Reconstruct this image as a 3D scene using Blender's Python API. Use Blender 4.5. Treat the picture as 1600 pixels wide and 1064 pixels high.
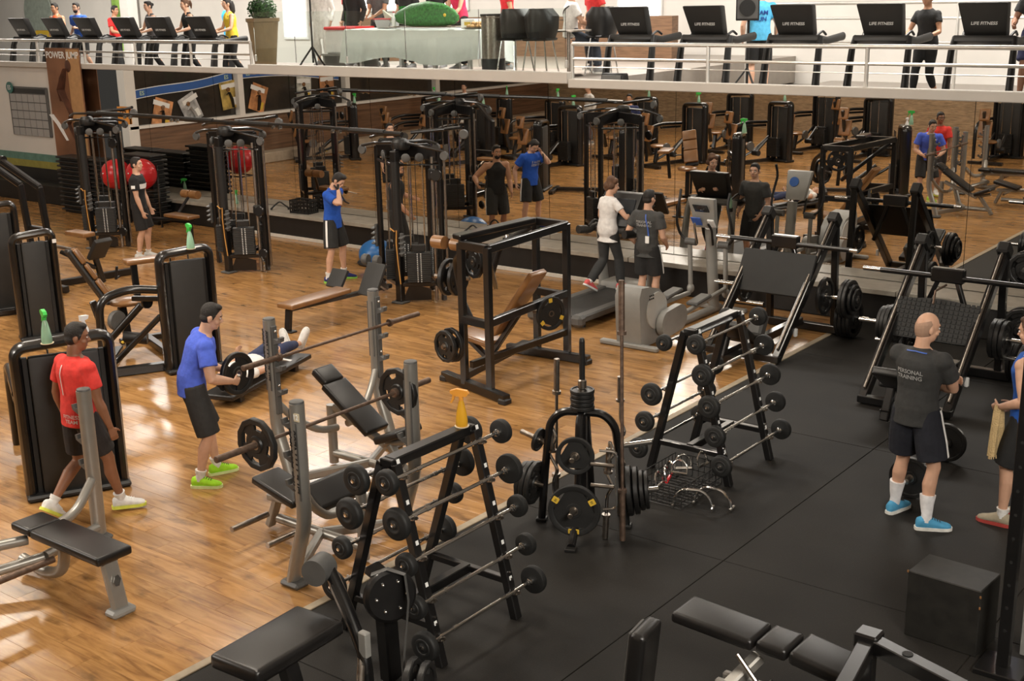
import bpy, bmesh, math, random
from mathutils import Vector as V, Matrix as MX, Euler
from mathutils.bvhtree import BVHTree
from math import sin, cos, pi, radians as RAD
random.seed(7)
SC = bpy.context.scene
for _o in list(bpy.data.objects): bpy.data.objects.remove(_o)
COL = SC.collection

# ---------- camera, world, light, exposure ----------
cam = bpy.data.cameras.new('camera'); camo = bpy.data.objects.new('camera', cam); COL.objects.link(camo)
cam.sensor_width = 36.0; cam.lens = 43.87; cam.clip_start = .05; cam.clip_end = 200
_r = V((.791335, .611029, -.020808)); _u = V((-.147853, .224285, .963242)); _f = V((-.593236, .759171, -.267827))
camo.matrix_world = MX(((_r.x, _u.x, -_f.x, 0), (_r.y, _u.y, -_f.y, 0), (_r.z, _u.z, -_f.z, 4.3), (0, 0, 0, 1)))
SC.camera = camo
SC.view_settings.view_transform = 'Standard'; SC.view_settings.look = 'None'
SC.view_settings.gamma = 1; SC.view_settings.use_curve_mapping = False
SC.view_settings.exposure = 0.0
W = bpy.data.worlds.new('world'); SC.world = W; W.use_nodes = True
W.node_tree.nodes['Background'].inputs[0].default_value = (1, .95, .88, 1)
W.node_tree.nodes['Background'].inputs[1].default_value = .05

def area(name, loc, target, sx, sy, power, col=(1, .93, .82)):
    l = bpy.data.lights.new(name, 'AREA'); l.shape = 'RECTANGLE'; l.size = sx; l.size_y = sy; l.energy = power; l.color = col
    o = bpy.data.objects.new(name, l); COL.objects.link(o); o.location = loc
    o.rotation_euler = (V(target) - V(loc)).to_track_quat('-Z', 'Y').to_euler(); return o
area('window_light', (3.5, 1.5, 6.6), (-11, 9.0, 0), 4, 2.2, 1120, (1, .94, .85))
area('left_side_light', (-17.5, -1.0, 6.6), (-10, 9, 0), 5, 2, 700, (1, .93, .84))  # unseen area lamp high on the left, no window modelled there
for _i, (_x, _y, _p) in enumerate(((-9, 6, 270), (-15, 6, 250), (-9, 12, 130), (-15, 12, 120), (-21, 11, 120), (-4, 9, 30))):
    area('overhead_fill', (_x, _y, 7.0), (_x, _y, 0), 1.2, 1.2, _p, (1, .9, .76))  # unseen fill lamps added overhead, no fixtures behind them
for _x in (-33, -26, -19.5, -13, -6.5):
    area('upper_fill', (_x, 18.6, 6.6), (_x, 19, 2), 3.2, 1.2, 420, (1, .95, .88))  # added fill row that brightens the upper floor and its white wall

# ---------- materials ----------
def mat(name, col, rough=.5, metal=0., bump=0., bscale=60, var=0., vscale=8, coat=0., spec=.5, trans=0., emit=0., stretch=None, alpha=1.):
    m = bpy.data.materials.new(name); m.use_nodes = True; nt = m.node_tree; b = nt.nodes['Principled BSDF']; I = b.inputs
    c4 = (*col, 1); I['Base Color'].default_value = c4; I['Roughness'].default_value = rough; I['Metallic'].default_value = metal
    I['Coat Weight'].default_value = coat; I['Coat Roughness'].default_value = .12; I['Specular IOR Level'].default_value = spec; I['Transmission Weight'].default_value = trans
    I['Alpha'].default_value = alpha
    if emit: I['Emission Color'].default_value = c4; I['Emission Strength'].default_value = emit
    if bump or var:
        tc = nt.nodes.new('ShaderNodeTexCoord'); mp = nt.nodes.new('ShaderNodeMapping'); nt.links.new(tc.outputs['Object'], mp.inputs[0])
        if stretch: mp.inputs['Scale'].default_value = stretch
    if var:
        n = nt.nodes.new('ShaderNodeTexNoise'); n.inputs['Scale'].default_value = vscale; n.inputs['Detail'].default_value = 5; nt.links.new(mp.outputs[0], n.inputs[0])
        r = nt.nodes.new('ShaderNodeMapRange'); r.inputs[1].default_value = .3; r.inputs[2].default_value = .7; r.inputs[3].default_value = 1 - var; r.inputs[4].default_value = 1 + var
        x = nt.nodes.new('ShaderNodeVectorMath'); x.operation = 'SCALE'; x.inputs[0].default_value = col
        nt.links.new(n.outputs[0], r.inputs[0]); nt.links.new(r.outputs[0], x.inputs['Scale']); nt.links.new(x.outputs[0], I['Base Color'])
    if bump:
        n = nt.nodes.new('ShaderNodeTexNoise'); n.inputs['Scale'].default_value = bscale; n.inputs['Detail'].default_value = 3; nt.links.new(mp.outputs[0], n.inputs[0])
        bp = nt.nodes.new('ShaderNodeBump'); bp.inputs['Strength'].default_value = bump; bp.inputs['Distance'].default_value = .02
        nt.links.new(n.outputs[0], bp.inputs['Height']); nt.links.new(bp.outputs[0], I['Normal'])
    return m
_cl = {}
def cloth(r, g, b):
    k = (r, g, b)
    if k not in _cl: _cl[k] = mat('fabric', k, .85, bump=.55, bscale=11, var=.12, vscale=20)
    return _cl[k]
def skin(k):
    if ('s', k) not in _cl:
        _cl['s', k] = mat('skin', {'light': (.62, .36, .24), 'tan': (.48, .25, .145), 'brown': (.26, .115, .06)}[k], .5, var=.08, vscale=14, bump=.05, bscale=90)
    return _cl['s', k]
BLK = mat('black_paint', (.0075, .007, .007), .28, var=.15, coat=.35)
BLKM = mat('black_plastic', (.0105, .0100, .0095), .45, var=.12, bump=.04, bscale=200)
SHR = mat('shroud_panel', (.024, .0235, .0225), .55, var=.1, bump=.05, bscale=300)
RUB = mat('black_rubber', (.010, .010, .0095), .62, var=.2, bump=.08, bscale=120)
VIN = mat('black_vinyl', (.0105, .0095, .009), .36, var=.12, bump=.06, bscale=260)
BRN = mat('brown_vinyl', (.235, .11, .038), .33, var=.15, bump=.05, bscale=220, coat=.2)
SIL = mat('silver_paint', (.33, .315, .285), .36, .55, var=.05)
CHR = mat('chrome', (.75, .74, .72), .16, 1., var=.05)
STL = mat('worn_steel', (.36, .32, .28), .34, 1., var=.2, vscale=30)
RST = mat('rusty_bar', (.17, .115, .085), .5, .7, var=.35, vscale=25)
IRN = mat('cast_iron_plate', (.0125, .012, .0115), .42, var=.3, bump=.1, bscale=70)
GRYP = mat('grey_plastic', (.30, .295, .275), .45, .15, var=.06)
GRYD = mat('dark_grey_plastic', (.09, .088, .084), .5, var=.1)
WHT = mat('white_paint', (.78, .75, .70), .6, var=.03, vscale=2)
WHP = mat('white_plastic', (.8, .8, .78), .4, var=.03)
YEL = mat('yellow_label', (.72, .48, .05), .45, var=.05)
GRN = mat('green_trigger', (.05, .55, .08), .35, var=.05)
BOT = mat('pale_green_bottle', (.42, .72, .52), .2, trans=.35, var=.05)
YBT = mat('yellow_bottle', (.85, .45, .03), .25, trans=.2, var=.05)
ORG = mat('orange_trigger', (.85, .36, .05), .4, var=.05)
CREAM = mat('cream_plastic', (.7, .6, .42), .5, var=.05)
RED = mat('red_rubber', (.55, .015, .02), .3, var=.08)
BLU = mat('blue_plastic', (.01, .12, .36), .35, var=.1)
DRK = mat('hair_dark', (.012, .009, .007), .6, bump=.5, bscale=160, var=.3)
HBR = mat('hair_brown', (.10, .045, .02), .6, bump=.5, bscale=140, var=.3)
HGR = mat('hair_grey', (.25, .23, .21), .6, bump=.5, bscale=140, var=.3)
STUB = mat('shaved_hair', (.40, .245, .165), .65, var=.12, bump=.2, bscale=250)
EYE = mat('eye_white', (.75, .72, .68), .2, var=.02)
LIP = mat('lips', (.42, .14, .1), .45, var=.1)
TOW = mat('towel', (.72, .52, .26), .95, bump=.8, bscale=90, var=.1)
ORGC = mat('orange_rope', (.62, .3, .07), .8, var=.1, bump=.3, bscale=200)
PRW = mat('printed_white', (.85, .85, .83), .7, var=.02)
PRB = mat('printed_black', (.015, .015, .015), .6, var=.05)
PRG = mat('printed_grey', (.62, .62, .61), .6, .0, var=.03)
MIR = mat('mirror', (.72, .705, .675), .0, 1.)
MARB = mat('pale_stone', (.36, .33, .28), .3, var=.16, vscale=6, bump=.05, bscale=40)
CURB = mat('beam_paint', (.56, .52, .47), .55, var=.04, vscale=3)
GLS = mat('glass', (.9, .97, .95), .02, trans=1., spec=.5)

# ---------- mesh builder ----------
def frame(d, up=(0, 0, 1)):
    d = V(d).normalized(); u = V(up)
    if abs(d.dot(u)) > .98: u = V((0, 1, 0)) if abs(d.y) < .9 else V((1, 0, 0))
    x = u.cross(d).normalized(); return x, d.cross(x).normalized(), d      # x horizontal, y up-ish, d along
class MB:
    def __init__(s): s.bm = bmesh.new()
    def _faces(s, vs, fs):
        b = [s.bm.verts.new(v) for v in vs]
        for f in fs:
            try: s.bm.faces.new([b[i] for i in f])
            except ValueError: pass
        return b
    def hexa(s, c8, bev=0, seg=1):
        n = len(s.bm.edges)
        b = s._faces(c8, [(0, 3, 2, 1), (4, 5, 6, 7), (0, 1, 5, 4), (1, 2, 6, 5), (2, 3, 7, 6), (3, 0, 4, 7)])
        if bev > 0:
            es = {e for v in b for e in v.link_edges}
            bmesh.ops.bevel(s.bm, geom=list(es), offset=bev, segments=seg, profile=.6, affect='EDGES')
        return s
    def box(s, c, size, rot=(0, 0, 0), bev=0, seg=1, m=None):
        R = Euler([RAD(a) for a in rot]).to_matrix() if m is None else m
        h = V(size) / 2; c = V(c)
        return s.hexa([c + R @ V((x * h.x, y * h.y, z * h.z)) for z in (-1, 1) for x, y in ((-1, -1), (1, -1), (1, 1), (-1, 1))], bev, seg)
    def beam(s, p, q, w, h=None, bev=0, up=(0, 0, 1), ext=0, seg=1):
        h = h or w; p = V(p); q = V(q); x, y, d = frame(q - p, up); p = p - d * ext; q = q + d * ext
        return s.hexa([o + x * (a * w / 2) + y * (b * h / 2) for o in (p, q) for a, b in ((-1, -1), (1, -1), (1, 1), (-1, 1))], bev, seg)
    def path(s, pts, w, h=None, bev=0, up=(0, 0, 1)):
        for a, b in zip(pts, pts[1:]): s.beam(a, b, w, h, bev, up, ext=w * .15)
        return s
    def rings(s, rs, cap=True, closed=False):
        bs = [[s.bm.verts.new(v) for v in r] for r in rs]; n = len(bs[0])
        m = len(bs)
        for k in range(m if closed else m - 1):
            A, B = bs[k], bs[(k + 1) % m]
            for i in range(n):
                j = (i + 1) % n
                try: s.bm.faces.new((A[i], A[j], B[j], B[i]))
                except ValueError: pass
        if cap and not closed:
            s.bm.faces.new(bs[0][::-1]); s.bm.faces.new(bs[-1])
        return s
    def cyl(s, p, q, r, r2=None, n=14):
        p = V(p); q = V(q); r2 = r if r2 is None else r2; x, y, d = frame(q - p)
        return s.rings([[o + x * (cos(2 * pi * i / n) * k) + y * (sin(2 * pi * i / n) * k) for i in range(n)] for o, k in ((p, r), (q, r2))])
    def tube(s, pts, r, n=8, closed=False, rnd=0, sy=1.):
        pts = [V(p) for p in pts]
        if rnd:
            o = [pts[0]]
            for a, b, c in zip(pts, pts[1:], pts[2:]):
                k = min(rnd, (b - a).length * .48, (c - b).length * .48)
                p0 = b + (a - b).normalized() * k; p1 = b + (c - b).normalized() * k
                o += [(p0 * (1 - t) ** 2 + b * 2 * t * (1 - t) + p1 * t * t) for t in (0, .2, .4, .6, .8, 1)]
            pts = o + [pts[-1]]
        rs = []; px = None; m = len(pts)
        for i, p in enumerate(pts):
            d = (pts[(i + 1) % m] - pts[i - 1]) if closed else (pts[min(i + 1, m - 1)] - pts[max(i - 1, 0)])
            if d.length < 1e-7: d = V((0, 0, 1))
            d.normalize()
            if px is None: x = frame(d)[0]
            else:
                x = px - d * px.dot(d); x = x.normalized() if x.length > 1e-5 else frame(d)[0]
            y = d.cross(x); px = x; rr = r[i] if isinstance(r, (list, tuple)) else r
            rs.append([p + x * (cos(2 * pi * j / n) * rr) + y * (sin(2 * pi * j / n) * rr * sy) for j in range(n)])
        return s.rings(rs, closed=closed)
    def lathe(s, prof, p=(0, 0, 0), d=(0, 0, 1), n=24):
        p = V(p); x, y, d = frame(d); closed = prof[0] == prof[-1]
        pr = prof[:-1] if closed else prof
        rs = [[p + d * z + x * (cos(2 * pi * i / n) * max(r, .0004)) + y * (sin(2 * pi * i / n) * max(r, .0004)) for i in range(n)] for r, z in pr]
        return s.rings(rs, closed=closed)
    def prism(s, pts, t, o=(0, 0, 0), x=(1, 0, 0), y=(0, 1, 0), bev=0):
        o, x, y = V(o), V(x).normalized(), V(y).normalized(); z = x.cross(y)
        a = [o + x * u + y * v - z * (t / 2) for u, v in pts]; b = [q + z * t for q in a]
        n0 = len(s.bm.verts); s.rings([a, b])
        return s
    def ell(s, c, r, m=None, n=14, k=9):
        c = V(c); m = m or MX.Identity(3); r = (r,) * 3 if not isinstance(r, (tuple, list)) else r
        rs = []
        for i in range(k + 1):
            t = pi * i / k; q = max(sin(t), .012)
            rs.append([c + m @ V((r[0] * q * cos(2 * pi * j / n), r[1] * q * sin(2 * pi * j / n), -r[2] * cos(t))) for j in range(n)])
        return s.rings(rs)
    def loft(s, rings, n=14):
        """rings: (center, ax, ay): full semi-axis vectors"""
        return s.rings([[V(c) + V(a) * cos(2 * pi * i / n) + V(b) * sin(2 * pi * i / n) for i in range(n)] for c, a, b in rings])
    def limb(s, pts, rad, n=12, flat=1.):
        """tapered limb through pts"""
        return s.tube(pts, list(rad), n, sy=flat)
    def pad(s, c, size, rot=(0, 0, 0), bev=.02, m=None): return s.box(c, size, rot, bev, 3, m)
    def mesh(s, name):
        bmesh.ops.recalc_face_normals(s.bm, faces=s.bm.faces)
        me = bpy.data.meshes.new(name); s.bm.to_mesh(me); s.bm.free(); return me
    def build(s, name, m, parent=None, smooth=35):
        me = s.mesh(name); me.materials.append(m)
        if smooth: me.shade_smooth(); me.set_sharp_from_angle(angle=RAD(smooth))
        o = bpy.data.objects.new(name, me); COL.objects.link(o)
        if parent: o.parent = parent
        return o
def tag(o, label, cat, group=None):
    o['label'] = label; o['category'] = cat
    if group: o['group'] = group
    return o
def thing(name, label, cat, loc=(0, 0, 0), rz=0, group=None):
    o = bpy.data.objects.new(name, None); COL.objects.link(o); o.location = loc; o.rotation_euler = (0, 0, RAD(rz))
    o.empty_display_size = .1
    return tag(o, label, cat, group)
def struct(o): o['kind'] = 'structure'; return o
def stuff(o): o['kind'] = 'stuff'; return o
def dup(root, loc=None, rz=None, label=None, group=None):
    r = root.copy(); COL.objects.link(r)
    if loc is not None: r.location = loc
    if rz is not None: r.rotation_euler = (0, 0, RAD(rz))
    if label: r['label'] = label
    if group: r['group'] = group
    for ch in list(root.children):
        c = ch.copy(); COL.objects.link(c); c.parent = r
        for g in list(ch.children):
            d = g.copy(); COL.objects.link(d); d.parent = c
    return r
def copyp(o, parent, loc=None, rot=None):
    c = o.copy(); COL.objects.link(c); c.parent = parent
    if loc is not None: c.location = loc
    if rot is not None: c.rotation_euler = [RAD(a) for a in rot]
    return c
def text_mesh(txt, size, ext=.001, shear=0., align='CENTER'):
    cu = bpy.data.curves.new('txt', 'FONT'); cu.body = txt; cu.size = size; cu.extrude = ext; cu.align_x = align; cu.align_y = 'CENTER'; cu.shear = shear
    cu.resolution_u = 3; cu.offset = size * .018
    o = bpy.data.objects.new('txt', cu); COL.objects.link(o)
    bpy.context.view_layer.update(); dg = bpy.context.evaluated_depsgraph_get(); me = bpy.data.meshes.new_from_object(o.evaluated_get(dg))
    bpy.data.objects.remove(o); return me
def text(txt, size, loc, x, y, m, parent=None, name='lettering', ext=.0015, shear=0.):
    """flat lettering at loc, reading along x, up y"""
    me = text_mesh(txt, size, ext, shear); x = V(x).normalized(); y = V(y); y = (y - x * y.dot(x)).normalized(); z = x.cross(y)
    M4 = MX((( x.x, y.x, z.x, loc[0]), (x.y, y.y, z.y, loc[1]), (x.z, y.z, z.z, loc[2]), (0, 0, 0, 1)))
    me.transform(M4); me.materials.clear(); me.materials.append(m)
    o = bpy.data.objects.new(name, me); COL.objects.link(o)
    if parent: o.parent = parent
    return o
# ================= the room =================
MY = 16.0            # mirror plane
def wood_mat():
    m = bpy.data.materials.new('wood_plank'); m.use_nodes = True; nt = m.node_tree; b = nt.nodes['Principled BSDF']; L = nt.links.new; N = nt.nodes.new
    gi = N('ShaderNodeNewGeometry'); oi = N('ShaderNodeObjectInfo')
    ad = N('ShaderNodeMath'); ad.operation = 'ADD'; L(gi.outputs['Random Per Island'], ad.inputs[0]); L(oi.outputs['Random'], ad.inputs[1])
    fr = N('ShaderNodeMath'); fr.operation = 'FRACT'; L(ad.outputs[0], fr.inputs[0])
    of = N('ShaderNodeVectorMath'); of.operation = 'SCALE'; of.inputs[0].default_value = (31, 17, 9); L(fr.outputs[0], of.inputs['Scale'])
    av = N('ShaderNodeVectorMath'); L(gi.outputs['Position'], av.inputs[0]); L(of.outputs[0], av.inputs[1])
    mp = N('ShaderNodeMapping'); mp.inputs['Scale'].default_value = (1.1, 9, 1); L(av.outputs[0], mp.inputs[0])
    n1 = N('ShaderNodeTexNoise'); n1.inputs['Scale'].default_value = 1.6; n1.inputs['Detail'].default_value = 7; n1.inputs['Roughness'].default_value = .62; n1.inputs['Distortion'].default_value = .8; L(mp.outputs[0], n1.inputs[0])
    mp2 = N('ShaderNodeMapping'); mp2.inputs['Scale'].default_value = (2.2, 4.5, 1); L(av.outputs[0], mp2.inputs[0])
    n2 = N('ShaderNodeTexNoise'); n2.inputs['Scale'].default_value = 1.7; n2.inputs['Detail'].default_value = 3; L(mp2.outputs[0], n2.inputs[0])
    cr = N('ShaderNodeValToRGB'); e = cr.color_ramp.elements
    e[0].position = .28; e[0].color = (.20, .092, .030, 1); e[1].position = .72; e[1].color = (.53, .29, .11, 1)
    k = e.new(.5); k.color = (.39, .2, .068, 1); L(n1.outputs[0], cr.inputs[0])
    kn = N('ShaderNodeMapRange'); kn.inputs[1].default_value = .24; kn.inputs[2].default_value = .42; kn.inputs[3].default_value = .5; kn.inputs[4].default_value = 1; L(n2.outputs[0], kn.inputs[0])
    tn = N('ShaderNodeMapRange'); tn.inputs[3].default_value = .82; tn.inputs[4].default_value = 1.12; L(fr.outputs[0], tn.inputs[0])
    mu = N('ShaderNodeMath'); mu.operation = 'MULTIPLY'; L(kn.outputs[0], mu.inputs[0]); L(tn.outputs[0], mu.inputs[1])
    sc = N('ShaderNodeVectorMath'); sc.operation = 'SCALE'; L(cr.outputs[0], sc.inputs[0]); L(mu.outputs[0], sc.inputs['Scale']); L(sc.outputs[0], b.inputs['Base Color'])
    b.inputs['Roughness'].default_value = .33; b.inputs['Specular IOR Level'].default_value = .5
    n3 = N('ShaderNodeTexNoise'); n3.inputs['Scale'].default_value = 1.2; n3.inputs['Detail'].default_value = 4; L(gi.outputs['Position'], n3.inputs[0])
    rr = N('ShaderNodeMapRange'); rr.inputs[1].default_value = .3; rr.inputs[2].default_value = .7; rr.inputs[3].default_value = .13; rr.inputs[4].default_value = .27; L(n3.outputs[0], rr.inputs[0]); L(rr.outputs[0], b.inputs['Roughness'])
    return m
WOOD = wood_mat()
def rubber_floor_mat():
    m = mat('rubber_floor', (.0125, .0106, .0084), .74, bump=.12, bscale=160, spec=.35)
    nt = m.node_tree; b = nt.nodes['Principled BSDF']; L = nt.links.new; N = nt.nodes.new
    g = N('ShaderNodeNewGeometry'); n = N('ShaderNodeTexNoise'); n.inputs['Scale'].default_value = 95; n.inputs['Detail'].default_value = 2; L(g.outputs['Position'], n.inputs[0])
    r = N('ShaderNodeMapRange'); r.inputs[1].default_value = .6; r.inputs[2].default_value = .8; r.inputs[3].default_value = .85; r.inputs[4].default_value = 2.6; L(n.outputs[0], r.inputs[0])
    n2 = N('ShaderNodeTexNoise'); n2.inputs['Scale'].default_value = 1.3; n2.inputs['Detail'].default_value = 6; L(g.outputs['Position'], n2.inputs[0])
    r2 = N('ShaderNodeMapRange'); r2.inputs[1].default_value = .3; r2.inputs[2].default_value = .7; r2.inputs[3].default_value = .75; r2.inputs[4].default_value = 1.35; L(n2.outputs[0], r2.inputs[0])
    x = N('ShaderNodeMath'); x.operation = 'MULTIPLY'; L(r.outputs[0], x.inputs[0]); L(r2.outputs[0], x.inputs[1])
    s = N('ShaderNodeVectorMath'); s.operation = 'SCALE'; s.inputs[0].default_value = (.0125, .0106, .0084); L(x.outputs[0], s.inputs['Scale']); L(s.outputs[0], b.inputs['Base Color'])
    return m
RFL = rubber_floor_mat()
floor = struct(MB().box((-12, 5, -.06), (34, 26, .1)).build('floor', mat('subfloor', (.05, .035, .025), .8, var=.1)))
# wood planks run along the mirror wall; nearest 300 are objects, the rest one piece
PW, PL, SX = .19, 1.28, -6.34
planks = []
j = 0; y = -7.0
while y < 15.5:
    off = (j * .47) % 1 * PL; x1 = SX + off - PL
    x1 = SX; first = True
    while x1 > -28.5:
        ln = (PL * .35 + off * .6) if first else PL
        first = False; x0 = max(x1 - ln, -28.5); planks.append((x0, x1, y, min(y + PW, 15.5))); x1 = x0
    y += PW; j += 1
def plank_geo(mb, x0, x1, y0, y1, z=0.):
    g = .0006; c = .0018; h = .008
    lo = [(x0 + g, y0 + g), (x1 - g, y0 + g), (x1 - g, y1 - g), (x0 + g, y1 - g)]
    hi = [(x0 + c, y0 + c), (x1 - c, y0 + c), (x1 - c, y1 - c), (x0 + c, y1 - c)]
    vs = [(a, b, z - h) for a, b in lo] + [(a, b, z - c) for a, b in lo] + [(a, b, z) for a, b in hi]
    mb._faces(vs, [(0, 1, 5, 4), (1, 2, 6, 5), (2, 3, 7, 6), (3, 0, 4, 7), (4, 5, 9, 8), (5, 6, 10, 9), (6, 7, 11, 10), (7, 4, 8, 11), (8, 9, 10, 11)])
def inview(x, y):
    q = V((x, y, 0)) - camo.location; d = q.dot(_f)
    if d < .5: return 0
    u = 800 + 1949.9 * q.dot(_r) / d; v = 532 - 1949.9 * q.dot(_u) / d
    return 1 / d if -60 < u < 1660 and 0 < v < 1130 else 0
planks.sort(key=lambda p: -inview((p[0] + p[1]) / 2, (p[2] + p[3]) / 2))
_shared = {}
for p in planks[:300]:
    k = (round(p[1] - p[0], 3), round(p[3] - p[2], 3))
    if k not in _shared:
        mb = MB(); plank_geo(mb, 0, p[1] - p[0], 0, p[3] - p[2]); me = mb.mesh('plank'); me.materials.append(WOOD); _shared[k] = me
    o = bpy.data.objects.new('plank', _shared[k]); COL.objects.link(o); o.parent = floor; o.location = (p[0], p[2], 0)
mb = MB()
for p in planks[300:]: plank_geo(mb, *p)
stuff(mb.build('far_plank', WOOD, floor, 0))
# rubber mats
xs = [-6.26, -4.22, -2.2, -.18, 1.84, 3.9]; ys = [-3.9, -1.0, 2.0, 5.02, 8.02, 11.02, 13.7, 15.5]
for a, b in zip(xs, xs[1:]):
    for c, d in zip(ys, ys[1:]):
        MB().box(((a + b) / 2, (c + d) / 2, -.005), (b - a - .006, d - c - .006, .011), bev=.003).build('rubber_mat', RFL, floor)
struct(MB().box((-6.30, 5, .002), (.075, 21, .014), bev=.004).build('trim_1', mat('beige_floor_strip', (.36, .29, .2), .55, var=.15, vscale=12)))
# ledge under the mirror
ledge = struct(MB().box((-11, 15.76, .2), (34, .48, .4), bev=.004).build('wall_ledge', mat('black_riser', (.012, .011, .010), .5, var=.2)))
for i in range(12):
    x0 = -24.2 + i * 2.05
    MB().box((x0 + 1.02, 15.745, .435), (2.04, .56, .07), bev=.006).build('ledge_slab', MARB, ledge)
struct(MB().box((-14.5, 15.5, .03), (9.0, .03, .06), bev=.004).build('baseboard_back', mat('white_skirting', (.66, .62, .55), .5, var=.05)))
# mirror wall
wall_back = struct(MB().box((-10.5, 16.16, 1.47), (28.2, .2, 2.94)).build('wall_back', CURB))
mx = [-24.15, -21.9, -19.75, -17.6, -15.55, -13.6, -11.69, -9.39, -7.1, -5.09, -3.0, -1.0, 1.2, 3.4]
for a, b in zip(mx, mx[1:]):
    MB().box(((a + b) / 2, 16.03, 1.71), (b - a - .008, .04, 2.46)).build('mirror_panel', MIR, wall_back, 0)
# left part of the back wall with the planner
wall_left = struct(MB().box((-27.6, 16.1, 1.47), (6.8, .2, 2.94)).build('wall_left', mat('grey_white_wall', (.74, .70, .65), .7, var=.03, vscale=2)))
bands = MB().box((-27.6, 15.985, .92), (6.8, .03, .16)).build('painted_band', mat('teal_band', (.12, .24, .19), .6, var=.15), wall_left)
MB().box((-27.6, 15.985, .76), (6.8, .03, .16)).build('painted_band', mat('olive_band', (.3, .27, .06), .6, var=.15), wall_left)
MB().box((-27.6, 15.985, .34), (6.8, .03, .68)).build('dark_dado', BLKM, wall_left)
# upper floor: edge beam, deck, back wall
struct(MB().box((-23.6, 15.93, 3.0), (10.5, .16, .11), bev=.01).build('trim_2', CURB))
struct(MB().box((-14.85, 15.93, 3.04), (7.3, .2, .17), bev=.01).build('trim_3', CURB))
struct(MB().box((-4.0, 15.93, 2.96), (14.4, .16, .13), bev=.01).build('trim_4', CURB))
struct(MB().box((-20, 20.1, 2.34), (64, 7.9, .14)).build('floor_upper', mat('upper_floor', (.34, .3, .26), .35, var=.06)))
struct(MB().box((-20, 24.1, 4.7), (64, .2, 5.0)).build('wall_upper', WHT))
struct(MB().box((-13, 9, 7.6), (70, 32, .2)).build('ceiling', mat('ceiling_paint', (.6, .57, .52), .8, var=.03)))
struct(MB().box((4.2, 5, 3.7), (.2, 26, 7.6)).build('wall_right', mat('right_wall_paint', (.42, .39, .36), .8, var=.04)))
# left wall (seen only in the mirror): glass studio front over a timber dado
wl = struct(MB().box((-26.75, 3.4, 5.2), (.2, 19.6, 4.4)).build('wall_side', mat('side_wall_paint', (.5, .46, .4), .8, var=.04)))
MB().box((-26.7, 4.4, .62), (.22, 17.6, 1.24)).build('timber_dado', mat('dark_timber', (.16, .085, .045), .5, var=.4, vscale=3, stretch=(1, .3, 6), bump=.3, bscale=6), wl)
MB().box((-26.66, 4.4, 1.28), (.28, 17.6, .07)).build('sill', WHT, wl)
MB().box((-26.66, 13.1, 1.5), (.28, .3, 3.0)).build('column', WHT, wl)
for yy in (9.6, 5.6, 1.6): MB().box((-26.66, yy, 2.15), (.26, .18, 1.7)).build('mullion', WHT, wl)
MB().box((-26.72, 4.4, 2.15), (.02, 17.2, 1.7)).build('studio_glazing', mat('dark_glazing', (.035, .03, .025), .06, spec=.6, var=.1), wl)
BLF = mat('blue_film', (.02, .10, .36), .5, var=.05)
def ribbon(name, y0, y1, f, w, m, x):
    r = []
    for k in range(29):
        y = y0 + (y1 - y0) * k / 28; z = f(y); r.append([V((x, y, z - w)), V((x + .008, y, z - w)), V((x + .008, y, z + w)), V((x, y, z + w))])
    MB().rings(r).build(name, m, wl, 0)
wave = lambda y: 2.06 + .3 * (1 / (1 + math.exp((y - 11.0) * 1.6))) + .03 * sin(y * 2.2)
wave2 = lambda y: 2.36 - .06 * (9.4 - y) + .07 * sin((9.4 - y) * 1.1)
for y0, y1, f in ((12.9, 9.75, wave), (9.45, 5.8, wave2)):
    ribbon('blue_stripe_edge', y0, y1, f, .115, PRW, -26.70); ribbon('blue_stripe', y0, y1, f, .095, BLF, -26.695)
    for yy in (y0 - .25, y1 + .2): text('ES', .15, (-26.68, yy, f(yy)), (0, -1, 0), (0, 0, 1), mat('sage_print', (.45, .62, .45), .6), wl, 'stripe_letters')
for yy, zz, r, c in ((12.1, 1.55, 18, (.55, .25, .1)), (11.2, 1.6, -24, (.4, .4, .4)), (9.9, 1.85, -6, (.45, .32, .08)), (8.9, 1.7, 20, (.5, .22, .08)), (7.2, 1.8, 4, (.5, .5, .45)), (6.3, 1.8, 0, (.45, .2, .08))):
    p = MB().box((-26.68, yy, zz), (.014, .55, .72), rot=(r, 0, 0)).build('poster', mat('poster_paper', c, .6, var=.6, vscale=5), wl)
    MB().box((-26.672, yy, zz + .24), (.012, .5, .12), rot=(r, 0, 0)).build('poster_heading', PRW, p)
    c_, s_ = cos(RAD(r)), sin(RAD(r)); q_ = lambda u, v: V((-26.668, yy + u * c_ - v * s_, zz + u * s_ + v * c_))
    MB().limb([q_(-.05, -.34), q_(-.02, -.1), q_(.02, .08), q_(.1, .02)], [.1, .13, .09, .04], 10, .05).build('printed_figure', PRB if c[0] > .44 else PRG, p)
    MB().box(q_(.02, .15), (.008, .1, .11), rot=(r, 0, 0), bev=.03).build('printed_head', BRN, p)
    MB().box(q_(-.14, -.18), (.008, .16, .2), rot=(r, 0, 0)).build('printed_block', PRW if r < 0 else YEL, p)
MB().box((-26.3, 4.2, .14), (.5, 18, .28), bev=.02).build('planter_kerb', mat('kerb_stone', (.42, .34, .25), .6, var=.15), wl)
gw = struct(MB().box((-28.6, 14.6, 2.2), (.2, 2.8, 4.4)).build('wall_alcove', mat('grey_alcove', (.62, .58, .53), .8, var=.04)))
# far side wall behind the camera, seen in the mirror
ws = struct(MB().box((-12, -4.6, 1.9), (32, .2, 3.8)).build('wall_front', mat('split_stone', (.42, .3, .18), .7, var=.3, vscale=5, stretch=(1, 1, 5), bump=.7, bscale=7)))
struct(MB().box((-12, -4.6, 5.7), (32, .2, 3.8)).build('wall_front_upper', WHT))
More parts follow.
